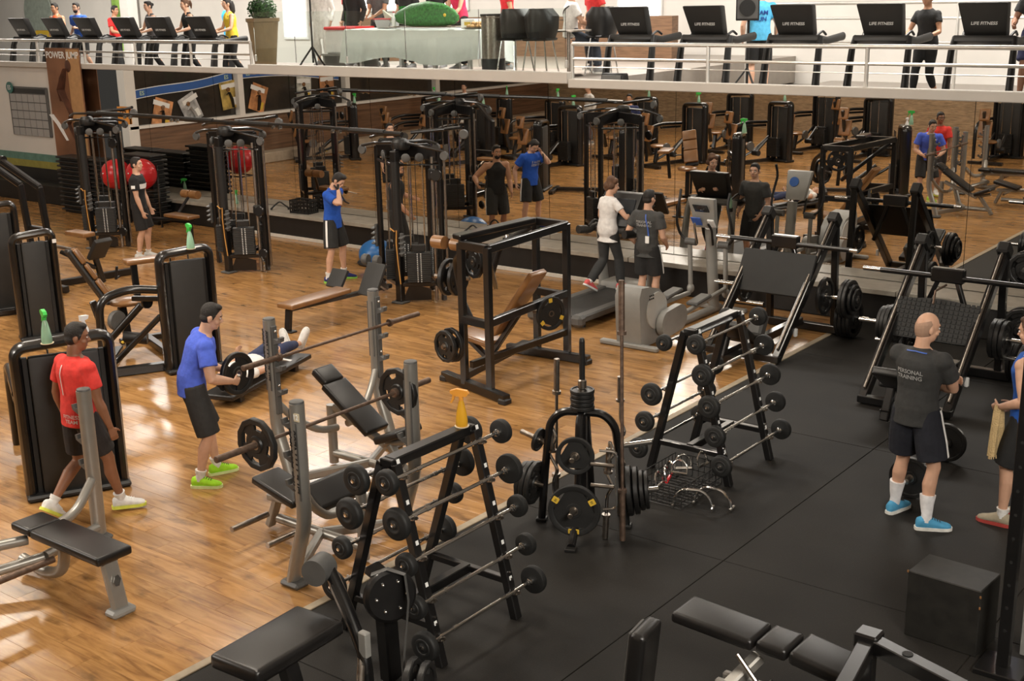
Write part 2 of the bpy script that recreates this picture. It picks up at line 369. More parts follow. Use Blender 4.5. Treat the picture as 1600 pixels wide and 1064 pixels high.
# ================= people =================
def remesh(mb, name, vox, it=2):
    me = mb.mesh('tmp'); o = bpy.data.objects.new('tmp', me); COL.objects.link(o)
    r = o.modifiers.new('r', 'REMESH'); r.mode = 'VOXEL'; r.voxel_size = vox; r.use_smooth_shade = True
    if it: s = o.modifiers.new('s', 'SMOOTH'); s.factor = .5; s.iterations = it
    dg = bpy.context.evaluated_depsgraph_get(); n = bpy.data.meshes.new_from_object(o.evaluated_get(dg))
    bpy.data.objects.remove(o); bpy.data.meshes.remove(me); n.name = name; n.shade_smooth(); return n
def link(me, name, m, parent):
    me.materials.clear(); me.materials.append(m); o = bpy.data.objects.new(name, me); COL.objects.link(o); o.parent = parent; return o
def ik(a, b, l1, l2, pole):
    a, b, pole = V(a), V(b), V(pole); d = b - a; L = d.length
    if L > (l1 + l2) * .995: d = d * ((l1 + l2) * .995 / L); b = a + d; L = d.length
    u = d / L; k = (l1 * l1 - l2 * l2 + L * L) / (2 * L); h = math.sqrt(max(l1 * l1 - k * k, 0))
    p = pole - u * pole.dot(u); p = p.normalized() if p.length > 1e-4 else V((0, 1, 0))
    return a + u * k + p * h, b
def decal(o, me, d, m, name, off=.011, parent=None):
    """lay a flat mesh onto the cloth of o, along direction d (local)"""
    bv = BVHTree.FromPolygons([v.co for v in o.data.vertices], [p.vertices[:] for p in o.data.polygons]); d = V(d).normalized()
    for v in me.vertices:
        h = bv.ray_cast(v.co - d * .6, d)
        if h[0] is not None: v.co = h[0] - d * off
    me.materials.clear(); me.materials.append(m); p = bpy.data.objects.new(name, me); COL.objects.link(p); p.parent = parent or o; return p
def place_mesh(me, loc, x, y):
    x = V(x).normalized(); y = V(y); y = (y - x * y.dot(x)).normalized(); z = x.cross(y)
    me.transform(MX(((x.x, y.x, z.x, loc[0]), (x.y, y.y, z.y, loc[1]), (x.z, y.z, z.z, loc[2]), (0, 0, 0, 1)))); return me
def strip_mesh(pts, w, wv, n=14):
    """ribbon through pts, widened along wv"""
    mb = MB(); wv = V(wv).normalized(); vs = []; P = [V(p) for p in pts]
    for a, b in zip(P, P[1:]):
        for k in range(n): vs.append(a.lerp(b, k / n))
    vs.append(P[-1]); q = []
    for v in vs: q += [v - wv * w / 2, v, v + wv * w / 2]
    fs = [(3 * i + c, 3 * i + c + 1, 3 * i + c + 4, 3 * i + c + 3) for i in range(len(vs) - 1) for c in (0, 1)]
    mb._faces(q, fs); return mb.mesh('strip')
def person(label, loc, rz, P={}, K={}, vox=.009, h=1.75, group=None):
    s = h / 1.75; F = K.get('f', 0)
    root = thing('person', label, 'person', loc, rz, group)
    hip = V(P.get('hip', (0, 0, .945))) * s
    ln = P.get('lean', (3, 0, 0))
    R = Euler((-RAD(ln[0]), RAD(ln[1]), RAD(ln[2]))).to_matrix()
    hy = MX.Rotation(RAD(P.get('hyaw', 0)), 3, 'Z')
    ux = hy @ V((1, 0, 0)); uy = hy @ V((0, 1, 0))
    def T(f, x=0, y=0):        # point along the spine, f metres above the pelvis
        t = min(max(f / .5, 0), 1); b = MX.Identity(3).lerp(R, t ** .8) if False else R
        c = hip + V((0, 0, 1)) * min(f, .12) * s + (R @ V((0, 0, 1))) * max(f - .12, 0) * s
        return c + (R @ V((x, y, 0))) * s
    cx = R @ V((1, 0, 0)); cy = R @ V((0, 1, 0)); cz = R @ V((0, 0, 1))
    def ax(f):
        t = min(max((f - .02) / .3, 0), 1); a = ux.lerp(cx, t); b = uy.lerp(cy, t); return a, b
    shw = .152 if F else .175; mus = K.get('mus', 1.) * (.86 if F else 1.)
    prof = [(-.09, .115, .09), (-.03, .165, .112), (.04, .168 if F else .16, .115), (.12, .145, .105), (.2, .125 if F else .148, .098), (.3, .14 if F else .165, .112), (.38, .15 if F else .18, .122), (.43, .145 if F else .176, .112), (.47, .118 if F else .142, .09), (.5, .09 if F else .105, .076), (.53, .066, .062)]
    def torso(mb, inf=0, lo=-9, hi=9, extra=None):
        rs = []
        for f, a, b in prof:
            if lo <= f <= hi:
                A, B = ax(f); e = inf + (extra(f) if extra else 0); rs.append((T(f), A * (a + e) * s, B * (b + e) * s))
        return rs
    J = {}
    for sd, sg in (('R', 1), ('L', -1)):
        J[sd + 'sh'] = T(.438, sg * (shw + .01), -.005)
        J[sd + 'hip'] = hip + ux * sg * .088 * s + V((0, 0, -.02 * s))
        ft = P.get(sd + 'f', (sg * .11, 0, 0, -sg * 8, 0))
        fy = MX.Rotation(RAD(ft[3]), 3, 'Z'); fd = fy @ V((0, 1, 0)); fp = ft[4]
        ank = V((ft[0], ft[1], ft[2])) * s + V((0, 0, .085 * s))
        if fp: ank += V((0, 0, abs(sin(RAD(fp))) * .16 * s))
        kp = V(P.get(sd + 'k', fd))
        kn, ank = ik(J[sd + 'hip'], ank, .43 * s, .425 * s, kp)
        J[sd + 'kn'], J[sd + 'an'] = kn, ank
        J[sd + 'fm'] = MX((fy.col[0], fy.col[1], fy.col[2])).transposed() @ MX.Rotation(-RAD(fp), 3, 'X')
        hd = P.get(sd + 'h'); hd = V(hd) * s if hd else J[sd + 'sh'] + V((sg * .07, .05, -.5)) * s
        el, wr = ik(J[sd + 'sh'], hd, .285 * s, .255 * s, V(P.get(sd + 'e', (sg * .5, -1, -.3))))
        J[sd + 'el'], J[sd + 'wr'] = el, wr
    hy2, hp, hr = P.get('head', (0, 0, 0))
    HR = R @ Euler((-RAD(hp), RAD(hr), RAD(hy2))).to_matrix() if P.get('hrel', 1) else Euler((-RAD(hp), RAD(hr), RAD(hy2))).to_matrix()
    nk = T(.5, 0, -.01); hc = nk + (cz * .05 + HR @ V((0, .025, .128))) * s
    HP = lambda x, y, z: hc + HR @ V((x, y, z)) * s
    # body: one continuous surface
    b = MB(); b.loft(torso(b, -.006), 20)
    b.loft([(T(.46, 0, -.012), cx * .075 * s, cy * .07 * s), (nk + cz * .03 * s, cx * .058 * s, cy * .06 * s), (hc + HR @ V((0, -.02, -.06)) * s, cx * .055 * s, cy * .06 * s)], 14)
    b.ell(HP(0, -.008, .025), (.076 * s, .094 * s, .098 * s), HR, 18, 12)
    b.ell(HP(0, .022, -.05), (.056 * s, .062 * s, .068 * s), HR, 16, 10)
    b.ell(HP(0, .056, -.088), (.024 * s, .02 * s, .02 * s), HR)
    b.loft([(HP(0, .082, .012), HR @ V((.009, 0, 0)) * s, HR @ V((0, .008, .004)) * s), (HP(0, .1, -.03), HR @ V((.016, 0, 0)) * s, HR @ V((0, .016, .008)) * s), (HP(0, .086, -.042), HR @ V((.015, 0, 0)) * s, HR @ V((0, .008, .008)) * s)], 10)
    b.ell(HP(0, .074, .034), (.052 * s, .016 * s, .012 * s), HR)
    for sg in (1, -1):
        b.ell(HP(sg * .078, -.012, -.012), (.01 * s, .02 * s, .033 * s), HR)
        b.ell(HP(sg * .04, .052, -.03), (.024 * s, .026 * s, .024 * s), HR)
    for sd, sg in (('R', 1), ('L', -1)):
        sh, el, wr = J[sd + 'sh'], J[sd + 'el'], J[sd + 'wr']; m = mus * s
        b.ell(sh, (.06 * m, .06 * m, .06 * m))
        b.limb([T(.43, sg * .09), sh, sh.lerp(el, .3), sh.lerp(el, .55), el.lerp(sh, .1), el, el.lerp(wr, .25), el.lerp(wr, .6), wr], [.068 * m, .059 * m, .055 * m, .052 * m, .041 * m, .04 * m, .045 * m, .036 * m, .027 * m], 12)
        # hand: palm, four fingers, thumb
        fd = (wr - el).normalized(); pn = V(P.get(sd + 'p', (-sg, .2, 0))); pn = (pn - fd * pn.dot(fd)).normalized(); sdv = fd.cross(pn)
        hdv = P.get(sd + 'd')
        if hdv: fd = V(hdv).normalized(); pn = (pn - fd * pn.dot(fd)).normalized(); sdv = fd.cross(pn)
        tsg = 1 if sdv.dot(V((0, 1, .3))) > 0 else -1; sdv = sdv * tsg   # sdv: towards the thumb
        q = .95 * s * (.9 if F else 1)
        b.loft([(wr - fd * .01, sdv * .024 * q, pn * .017 * q), (wr + fd * .03 * q, sdv * .034 * q, pn * .016 * q), (wr + fd * .085 * q, sdv * .041 * q, pn * .013 * q), (wr + fd * .098 * q, sdv * .036 * q, pn * .01 * q)], 14)
        cu = P.get(sd + 'c', .35)
        for i, (o, l) in enumerate(((.03, .072), (.0105, .08), (-.0095, .075), (-.029, .058))):
            p0 = wr + fd * .088 * q + sdv * o * q; d0 = fd; pts = [p0 - fd * .02 * q, p0]
            for k in range(3):
                a = cu * (.75 + .22 * k) * 1.5; d0 = (d0 * cos(a) + pn * sin(a)).normalized() if cu else d0
                pts.append(pts[-1] + d0 * l * q * (.42, .33, .25)[k])
                x2 = sdv; pn2 = d0.cross(x2)
                a0 = d0; pnl = pn
                # keep curling in the palm plane
                pn = (pn * cos(a) - fd * 0).normalized() if False else pn
            b.limb(pts, [.0095 * q, .0098 * q, .009 * q, .0085 * q, .0072 * q], 8)
        t0 = wr + fd * .028 * q + sdv * .026 * q; td = (fd * .75 + sdv * .75 + pn * (.25 + cu * .5)).normalized()
        b.limb([t0 - sdv * .012 * q, t0 + td * .022 * q, t0 + td * .05 * q, t0 + td * .05 * q + (td * .7 + fd * .5 + pn * cu * .6).normalized() * .03 * q], [.015 * q, .013 * q, .0105 * q, .0085 * q], 8)
        hp_, kn, an = J[sd + 'hip'], J[sd + 'kn'], J[sd + 'an']; bk = -(J[sd + 'fm'] @ V((0, 1, 0)))
        b.limb([hp_ + V((0, 0, .05 * s)), hp_.lerp(kn, .15), hp_.lerp(kn, .45), hp_.lerp(kn, .8), kn, kn.lerp(an, .12) + bk * .006, kn.lerp(an, .32) + bk * .016 * s, kn.lerp(an, .6) + bk * .008 * s, kn.lerp(an, .9), an], [.088 * s, .09 * s, .078 * s, .06 * s, .055 * s, .052 * s, .057 * s, .045 * s, .034 * s, .036 * s], 14)
        fm = J[sd + 'fm']; ff = lambda y, z, w, hh: (an + fm @ V((0, y, z - .085)) * s, fm @ V((w, 0, 0)) * s, fm @ V((0, 0, hh)) * s)
        b.loft([ff(-.05, .04, .026, .028), ff(0, .05, .032, .045), ff(.08, .04, .038, .032), ff(.15, .03, .038, .02), ff(.18, .026, .025, .012)], 12)
    body = link(remesh(b, 'body', vox), 'body', skin(K.get('skin', 'light')), root)
    out = {'root': root, 'body': body, 'J': J, 'hc': hc, 'HR': HR, 'T': T, 'cx': cx, 'cy': cy, 'cz': cz, 's': s}
    vg = vox * 1.15
    # face
    for sg in (1, -1):
        eo = MB().ell(HP(sg * .031, .0775, .008), (.0125 * s, .009 * s, .0075 * s), HR, 10, 6).build('eye', EYE, root)
        MB().ell(HP(sg * .031, .0845, .008), (.0056 * s, .004 * s, .0062 * s), HR, 8, 5).build('pupil', DRK, eo)
    hm = {'dark': DRK, 'brown': HBR, 'grey': HGR, 'stub': STUB}[K.get('hair', 'dark')]
    for sg in (1, -1): MB().tube([HP(sg * .016, .088, .028), HP(sg * .034, .086, .034), HP(sg * .05, .073, .028)], .0035 * s, 6).build('eyebrow', HBR if K.get('hair') == 'stub' else hm, root)
    MB().ell(HP(0, .078, -.062), (.023 * s, .009 * s, .0075 * s), HR).build('mouth', LIP, root)
    st = K.get('style', 'short'); hb = MB()
    if st == 'bald':
        hb.loft([(HP(0, -.028, -.062), HR @ V((.058, 0, 0)) * s, HR @ V((0, .058, .01)) * s), (HP(0, -.026, -.03), HR @ V((.072, 0, 0)) * s, HR @ V((0, .073, .012)) * s), (HP(0, -.024, .005), HR @ V((.0775, 0, 0)) * s, HR @ V((0, .0815, .014)) * s), (HP(0, -.026, .04), HR @ V((.0765, 0, 0)) * s, HR @ V((0, .0785, .02)) * s), (HP(0, -.032, .068), HR @ V((.066, 0, 0)) * s, HR @ V((0, .064, .024)) * s)], 20)
    else:
        hb.ell(HP(0, -.0165, .041), (.0802 * s, .0925 * s, .0925 * s), HR, 18, 12); hb.ell(HP(0, .022, .098), (.058 * s, .055 * s, .03 * s), HR)
        hb.ell(HP(0, -.045, -.015), (.0735 * s, .06 * s, .055 * s), HR, 16, 10)
        for sg in (1, -1): hb.limb([HP(sg * .072, .02, .03), HP(sg * .074, .012, -.012)], [.012 * s, .007 * s], 8)
        if st == 'quiff': hb.ell(HP(0, .035, .105), (.06 * s, .055 * s, .035 * s), HR)
        if st == 'bob':
            for x, y, z, r in ((.06, -.02, .0, .05), (-.06, -.02, .0, .05), (0, -.07, .0, .065), (0, -.03, .08, .075), (.045, .03, .08, .045), (-.045, .03, .08, .045), (0, -.075, -.05, .045)): hb.ell(HP(x, y, z), r * s, HR)
        if st == 'pony': hb.limb([HP(0, -.09, .06), HP(0, -.13, .06), HP(0, -.15, 0), HP(0, -.14, -.1)], [.03 * s, .034 * s, .03 * s, .012 * s])
        if st == 'bun': hb.ell(HP(0, -.11, .03), .04 * s, HR)
        if st == 'long': hb.limb([HP(0, -.06, .03), HP(0, -.085, -.05), HP(0, -.09, -.16), HP(0, -.08, -.25)], [.085 * s, .085 * s, .075 * s, .03 * s])
    link(remesh(hb, 'hair', vox * .8, 1), 'hair', hm, root)
    if K.get('beard'):
        bb = MB(); bb.ell(HP(0, .036, -.066), (.059 * s, .052 * s, .056 * s), HR, 14, 9); bb.ell(HP(0, .06, -.096), (.028 * s, .02 * s, .022 * s), HR)
        link(remesh(bb, 'beard', vox * .8, 1), 'beard', DRK, root)
    # shirt
    sc = K.get('shirt')
    if sc:
        hem = K.get('hem', -.07); sl = K.get('sleeve', 'short'); g = MB(); lo = K.get('loose', .016)
        pr = [(hem, .168 + lo + (.012 if hem < -.1 else 0), .118 + lo)] + [(f, a + lo, bb + lo) for f, a, bb in prof if f > hem + .03 and f < .505]
        top = .5
        if sl == 'none': pr = [(f, a - (.05 if f > .4 else 0), bb) for f, a, bb in pr]
        rs = []
        for f, a, bb in pr:
            A, B = ax(f); rs.append((T(f), A * a * s, B * bb * s))
        rs.append((T(.51, 0, -.012), cx * .082 * s, cy * .074 * s)); rs.append((T(.525, 0, -.014), cx * .07 * s, cy * .066 * s))
        g.loft(rs, 22)
        for sd, sg in (('R', 1), ('L', -1)):
            sh, el, wr = J[sd + 'sh'], J[sd + 'el'], J[sd + 'wr']; m = mus * s
            if sl in ('short', 'long'):
                g.ell(sh, (.07 * m,) * 3)
                k = .62 if not F else .5
                g.limb([T(.43, sg * .08), sh, sh.lerp(el, .3), sh.lerp(el, k)], [.074 * m, .071 * m, .072 * m, .073 * m], 14)
                if sl == 'long': g.limb([sh.lerp(el, .5), el, el.lerp(wr, .5), el.lerp(wr, .96)], [.066 * m, .058 * m, .053 * m, .046 * m], 14)
            else:
                g.limb([T(.42, sg * .1, .06), T(.5, sg * .085, .0), T(.42, sg * .1, -.09)], [.03 * s] * 3, 8)
        out['shirt'] = link(remesh(g, 'shirt', vg, 2), K.get('shirtname', 'shirt'), cloth(*sc), root)
    # shorts, trousers or skirt of an apron
    pc = K.get('pants')
    if pc:
        ln_ = K.get('plen', .92); lz = K.get('ploose', .025); g = MB(); rs = []
        for f, a, bb in prof:
            if f < .14:
                A, B = ax(f); rs.append((T(f), A * (a + .012) * s, B * (bb + .013) * s))
        g.loft(rs, 20)
        for sd, sg in (('R', 1), ('L', -1)):
            hp_, kn, an = J[sd + 'hip'], J[sd + 'kn'], J[sd + 'an']
            if ln_ <= 1: g.limb([hp_ + V((0, 0, .05 * s)), hp_.lerp(kn, .2), hp_.lerp(kn, .6 * ln_), hp_.lerp(kn, ln_)], [.1 * s, (.095 + lz * .5) * s, (.083 + lz) * s, (.07 + lz * 1.3) * s], 16)
            else:
                t = ln_ - 1; lz2 = lz; g.limb([hp_ + V((0, 0, .05 * s)), hp_.lerp(kn, .3), hp_.lerp(kn, .7), kn, kn.lerp(an, .4 * t), kn.lerp(an, t)], [.098 * s, (.092 + lz2 * .3) * s, (.068 + lz2 * .6) * s, (.058 + lz2 * .7) * s, (.06 + lz2) * s, (.042 + lz2 * 1.2) * s], 16)
        nm = 'shorts' if ln_ <= 1 else 'trousers'
        out['pants'] = link(remesh(g, nm, vg, 2), nm, cloth(*pc), root)
        if K.get('stripe'):
            for sd, sg in (('R', 1), ('L', -1)):
                hp_, kn = J[sd + 'hip'], J[sd + 'kn']; e_ = ux * sg * .4
                decal(out['pants'], strip_mesh([hp_ + V((0, 0, .06 * s)) + e_, hp_.lerp(kn, min(ln_, 1) * .96) + e_], .034, uy), -ux * sg, PRW, 'side_stripe')
    # socks and shoes
    shc = K.get('shoe')
    if shc:
        for sd, sg in (('R', 1), ('L', -1)):
            kn, an, fm = J[sd + 'kn'], J[sd + 'an'], J[sd + 'fm']
            if K.get('sock'):
                t = K.get('sockh', .2); bk = fm @ V((0, -1, 0)); g = MB().limb([an - (kn - an) * .05, an.lerp(kn, .1), an.lerp(kn, t * .6) + bk * .022 * s * t, an.lerp(kn, t) + bk * .03 * s * t], [.042 * s, .042 * s, (.043 + .02 * t) * s, (.046 + .036 * t) * s], 16)
                g.build('sock', cloth(*K['sock']), root)
            ff = lambda y, z, w, hh: (an + fm @ V((0, y, z - .085)) * s, fm @ V((w, 0, 0)) * s, fm @ V((0, 0, hh)) * s)
            g = MB().loft([ff(-.078, .05, .02, .03), ff(-.07, .055, .034, .043), ff(-.03, .062, .041, .052), ff(.015, .064, .043, .054), ff(.07, .05, .047, .04), ff(.12, .04, .049, .03), ff(.165, .034, .044, .024), ff(.19, .03, .03, .016), ff(.197, .028, .012, .008)], 16)
            so = g.build('shoe', cloth(*shc), root, 80)
            g = MB(); y0 = [(-.088, .018), (-.075, .036), (-.03, .044), (.06, .047), (.12, .051), (.17, .045), (.198, .028), (.206, .01)]
            pts = [(w, y) for y, w in y0] + [(-w, y) for y, w in y0[::-1]]
            g.rings([[an + fm @ V((x, y, z - .085)) * s for x, y in pts] for z in (.0, .012, .026)])
            g.build('sole', cloth(*K.get('sole', (.75, .74, .7))), so, 50)
            if K.get('laces'): 
                g = MB()
                for k in range(4): g.tube([an + fm @ V((-.025, .045 + k * .02, .012 - k * .007)) * s, an + fm @ V((0, .045 + k * .02, .022 - k * .009)) * s, an + fm @ V((.025, .045 + k * .02, .012 - k * .007)) * s], .003, 5)
                g.build('laces', PRW if K['laces'] == 1 else PRB, so)
    return out
def chest_text(p, lines, size, m=PRW, back=True, f=.36, x=0., name='shirt_print', dz=None, sx=0):
    """lettering laid on the shirt's back or chest"""
    sg = -1 if back else 1
    for i, t in enumerate(lines):
        rx = p['cx'] * (1 if back else -1); d = p['cy'] * (1 if back else -1)
        me = place_mesh(text_mesh(t, size, 0.0004, sx, 'CENTER'), p['T'](f - i * size * (dz or .95), x, sg * .3), rx, p['cz'])
        decal(p['shirt'], me, d, m, name)
# ================= free weights =================
def orient(o, d, roll=0):
    q = V(d).normalized().to_track_quat('Z', 'Y'); o.rotation_mode = 'QUATERNION'; o.rotation_quaternion = q @ MX.Rotation(RAD(roll), 4, 'Z').to_quaternion(); return o
_pm = {}
def plate_meshes(kind, r, t):
    k = (kind, round(r, 3), round(t, 3))
    if k in _pm: return _pm[k]
    hr = .027; h = t / 2
    if kind == 'solid':      # plain disc with raised rim and hub
        me = MB().lathe([(hr, -h), (.3 * r, -h), (.33 * r, -h * .5), (.8 * r, -h * .5), (.84 * r, -h), (.97 * r, -h), (r, -h * .7), (r, h * .7), (.97 * r, h), (.84 * r, h), (.8 * r, h * .5), (.33 * r, h * .5), (.3 * r, h), (hr, h), (hr, -h)], n=32).mesh('weight_plate')
    else:
        n = 12 if kind == 'poly' else 40; mb = MB()
        mb.lathe([(.78 * r, -h * .8), (.82 * r, -h), (.97 * r, -h), (r, -h * .7), (r, h * .7), (.97 * r, h), (.82 * r, h), (.78 * r, h * .8), (.78 * r, -h * .8)], n=n)
        if kind == 'tri':
            mb.lathe([(hr, -h * .9), (.28 * r, -h * .9), (.3 * r, -h * .6), (.3 * r, h * .6), (.28 * r, h * .9), (hr, h * .9), (hr, -h * .9)], n=24)
            P6 = []
            for i in range(3):
                a = RAD(90 + 120 * i + 60)
                for w in (-.27, .27): P6.append((cos(a) * .84 * r - sin(a) * w * r, sin(a) * .84 * r + cos(a) * w * r))
            mb.prism(P6, t * .62)
        else:
            mb.lathe([(hr, -h), (.3 * r, -h), (.34 * r, -h * .45), (.55 * r, -h * .45), (.55 * r, h * .45), (.34 * r, h * .45), (.3 * r, h), (hr, h), (hr, -h)], n=24)
            m = 4 if kind == 'poly' else 3
            for i in range(m):
                a = 2 * pi * i / m + .4; w = 2 * pi / m * .3; P = [(cos(a + w * q) * .52 * r, sin(a + w * q) * .52 * r) for q in (-1, -.3, .3, 1)] + [(cos(a + w * q) * .82 * r, sin(a + w * q) * .82 * r) for q in (1, .3, -.3, -1)]
                mb.prism(P, t * .45)
        me = mb.mesh('weight_plate')
    me.shade_smooth(); me.set_sharp_from_angle(angle=RAD(32)); me.materials.append(RUB if kind == 'tri' else IRN)
    rg = MB().lathe([(hr - .003, -h * 1.05), (hr + .01, -h * 1.05), (hr + .01, h * 1.05), (hr - .003, h * 1.05), (hr - .003, -h * 1.05)], n=20).mesh('hub_ring'); rg.materials.append(STL); rg.shade_smooth(); rg.set_sharp_from_angle(angle=RAD(32))
    _pm[k] = (me, rg); return _pm[k]
def plate(label, loc, d, r=.2, t=.035, kind='poly', group=None, roll=0):
    a, b = plate_meshes(kind, r, t); o = bpy.data.objects.new('weight_plate', a); COL.objects.link(o); o.location = loc; orient(o, d, roll)
    c = bpy.data.objects.new('hub_ring', b); COL.objects.link(c); c.parent = o
    return tag(o, label, 'weight plate', group)
def olympic_bar(name, label, p, q, m=STL, sl=.42, r=.014, sr=.025, group=None):
    """bar from p to q"""
    p, q = V(p), V(q); L = (q - p).length; t = thing(name, label, 'barbell', p, 0, group); orient(t, q - p)
    MB().cyl((0, 0, sl * .95), (0, 0, L - sl * .95), r, n=10).build('shaft', m, t)
    for a, b, c in ((0, sl, sl + .0), (L - sl, L, L - sl)):
        s = MB().lathe([(sr * .6, a), (sr, a + .004), (sr, b - .004), (sr * .6, b)], n=16).build('sleeve', m, t)
        MB().lathe([(sr, c - .016), (sr * 1.5, c - .014), (sr * 1.5, c + .014), (sr, c + .016)], n=16).build('collar', m, s)
    return t
# fixed barbells: a bar with two rubber heads
_fb = {}
def fixed_barbell(label, p, q, r, group, num):
    p, q = V(p), V(q); L = (q - p).length; t = thing('fixed_barbell', label, 'barbell', p, 0, group); orient(t, q - p)
    k = round(r, 3)
    if k not in _fb:
        h = MB().lathe([(.004, -.034), (.022, -.034), (.026, -.03), (.40 * r / .1 * .1, -.03), (.44 * r, -.035), (.56 * r, -.035), (.6 * r, -.03), (.86 * r, -.03), (.96 * r, -.024), (r, -.012), (r, .012), (.96 * r, .024), (.8 * r, .03), (.004, .03)], n=32).mesh('weight_head')
        h.shade_smooth(); h.set_sharp_from_angle(angle=RAD(50)); h.materials.append(RUB); _fb[k] = h
    bar = MB().cyl((0, 0, 0), (0, 0, L), .0135, n=10); 
    for z in (.055, .30, L - .30, L - .055): bar.cyl((0, 0, z - .02), (0, 0, z + .02), .0175, n=10)
    bar.build('bar', CHR, t)
    for z, fl in ((0, 0), (L, 180)):
        h = bpy.data.objects.new('weight_head', _fb[k]); COL.objects.link(h); h.parent = t; h.location = (0, 0, z); h.rotation_euler = (RAD(fl), 0, 0)
        b = MB().lathe([(.003, -.046), (.013, -.044), (.015, -.034)], n=10).build('end_bolt', CHR, h)
        mb = MB().lathe([(.016, .028), (.028, .03), (.028, .05), (.016, .056)], n=12); mb.build('inner_collar', CHR, h)
        text(num, r * .36, (0, 0, -.0355), (-1, 0, 0), (0, 1, 0), STL, h, 'number', .001)
    return t
def barbell_rack(label, fx, fk, bx, bk, y0, y1, zt, ft, bt, loc_y):
    t = thing('barbell_rack', label, 'rack', (0, 0, 0))
    X = lambda z: fx - fk * z; B = lambda z: bx + bk * z
    for y in (y0, y1):
        MB().beam((X(0), y, 0), (X(zt), y, zt), .065, .065, .006).build('front_leg', BLK, t)
        MB().beam((B(0), y, 0), (B(zt), y, zt), .065, .065, .006).build('rear_leg', BLK, t)
        MB().beam((X(zt), y, zt), (B(zt), y, zt), .065, .06, .006).build('apex_plate', BLK, t)
        MB().beam((X(.24), y, .28), (B(.24), y, .28), .05, .05, .005).build('cross_brace', BLK, t)
        b = MB()
        for z in (.28, .33, 1.0, 1.25):
            for xx in (X(z) + .034, ): b.cyl((xx - .004, y, z + .02), (xx + .008, y, z + .02), .009, n=8)
        stuff(b.build('bolts', CHR, t))
        for z in ft:
            o = MB().box((X(z) + .045, y, z - .024), (.075, .05, .012), rot=(0, -12, 0), bev=.002).cyl((X(z) + .085, y, z - .02), (X(z) + .085, y, z + .006), .008, n=8).build('bar_hook', STL, t)
            MB().box((X(z + .085) + .0335, y, z + .085), (.004, .026, .03), rot=(0, -14, 0)).build('size_sticker', PRW, o)
        for z in bt: MB().box((B(z) - .045, y, z - .024), (.075, .05, .012), rot=(0, 12, 0), bev=.002).cyl((B(z) - .085, y, z - .02), (B(z) - .085, y, z + .006), .008, n=8).build('bar_hook', STL, t)
    MB().beam(((X(zt) + B(zt)) / 2, y0, zt), ((X(zt) + B(zt)) / 2, y1, zt), .1, .07, .008).build('top_bar', BLK, t)
    MB().beam(((X(.2) + B(.2)) / 2, y0, .28), ((X(.2) + B(.2)) / 2, y1, .28), .07, .07, .006).build('lower_bar', BLK, t)
    return X, B
NF = [1.30, 1.03, .76, .48, .22]; NB = [1.26, 1.0, .73, .42]
X, B = barbell_rack('black A-frame barbell rack in the foreground with a yellow spray bottle on top', -4.97, .25, -5.87, .33, 5.53, 6.34, 1.36, NF, NB, 0)
tiers = ['top', 'second', 'third', 'fourth', 'lowest']
for z, r, tn, nm in zip(NF, (.088, .11, .083, .083, .105), tiers, ('10', '20', '10', '10', '20')):
    fixed_barbell('fixed barbell on the %s front tier of the foreground rack' % tn, (X(z) + .055, 5.375, z), (X(z) + .055, 6.555, z), r, 'barbells on the foreground rack', nm)
for z, r, tn, nm in zip(NB, (.105, .11, .08, .105), ('top', 'second', 'third', 'lowest'), ('15', '20', '10', '15')):
    fixed_barbell('fixed barbell on the %s rear tier of the foreground rack' % tn, (B(z) - .055, 5.37, z), (B(z) - .055, 6.53, z), r, 'barbells on the foreground rack', nm)
FF = [1.31, 1.04, .76, .5, .235]; FB = [1.31, .81, .54, .27]
X, B = barbell_rack('black A-frame barbell rack further back on the rubber floor', -4.91, .26, -5.73, .25, 9.4, 10.2, 1.37, FF, FB, 0)
for z, r, tn, nm in zip(FF, (.09, .1, .105, .1, .1), tiers, ('10', '15', '20', '15', '15')):
    fixed_barbell('fixed barbell on the %s front tier of the farther rack' % tn, (X(z) + .055, 9.26, z), (X(z) + .055, 10.44, z), r, 'barbells on the farther rack', nm)
for z, r, tn, nm in zip(FB, (.075, .105, .095, .095), ('top', 'second', 'third', 'lowest'), ('5', '15', '10', '15')):
    fixed_barbell('fixed barbell on the %s rear tier of the farther rack' % tn, (B(z) - .055, 9.16, z), (B(z) - .055, 10.3, z), r, 'barbells on the farther rack', nm)
# weight tree
tr = thing('weight_tree', 'black weight tree with curved arms loaded with plates on the rubber floor', 'weight rack', (-5.5, 7.95, 0), 23.5)
MB().beam((0, 0, .08), (0, 0, 1.02), .07, .07, .006).build('mast', BLK, tr)
MB().cyl((0, 0, 1.0), (0, 0, 1.6), .024, n=14).lathe([(.024, 1.6), (.018, 1.625), (.004, 1.63)], n=12).build('top_peg', BLKM, tr)
MB().lathe([(.026, 1.2), (.036, 1.205), (.036, 1.27), (.026, 1.28)], n=16).build('peg_collar', STL, tr)
for sx in (-1, 1): MB().tube([(0, 0, 1.0), (sx * .17, 0, 1.0), (sx * .27, 0, .9), (sx * .32, .02, .5), (sx * .36, .03, .02)], .034, 10, rnd=.12).build('curved_arm', BLK, tr)
MB().tube([(0, 0, 1.0), (0, -.12, .98), (0, -.16, .8), (0, -.2, .3), (0, -.42, .06), (0, -.5, .03)], .034, 10, rnd=.1).build('front_arm', BLK, tr)
MB().tube([(0, 0, 1.0), (0, .14, .98), (0, .22, .7), (0, .4, .03)], .034, 10, rnd=.1).build('rear_arm', BLK, tr)
for x, y in ((-.36, .03), (.36, .03), (0, -.51), (0, .4)): MB().box((x, y, .015), (.09, .09, .03), bev=.006).build('foot_pad', BLKM, tr)
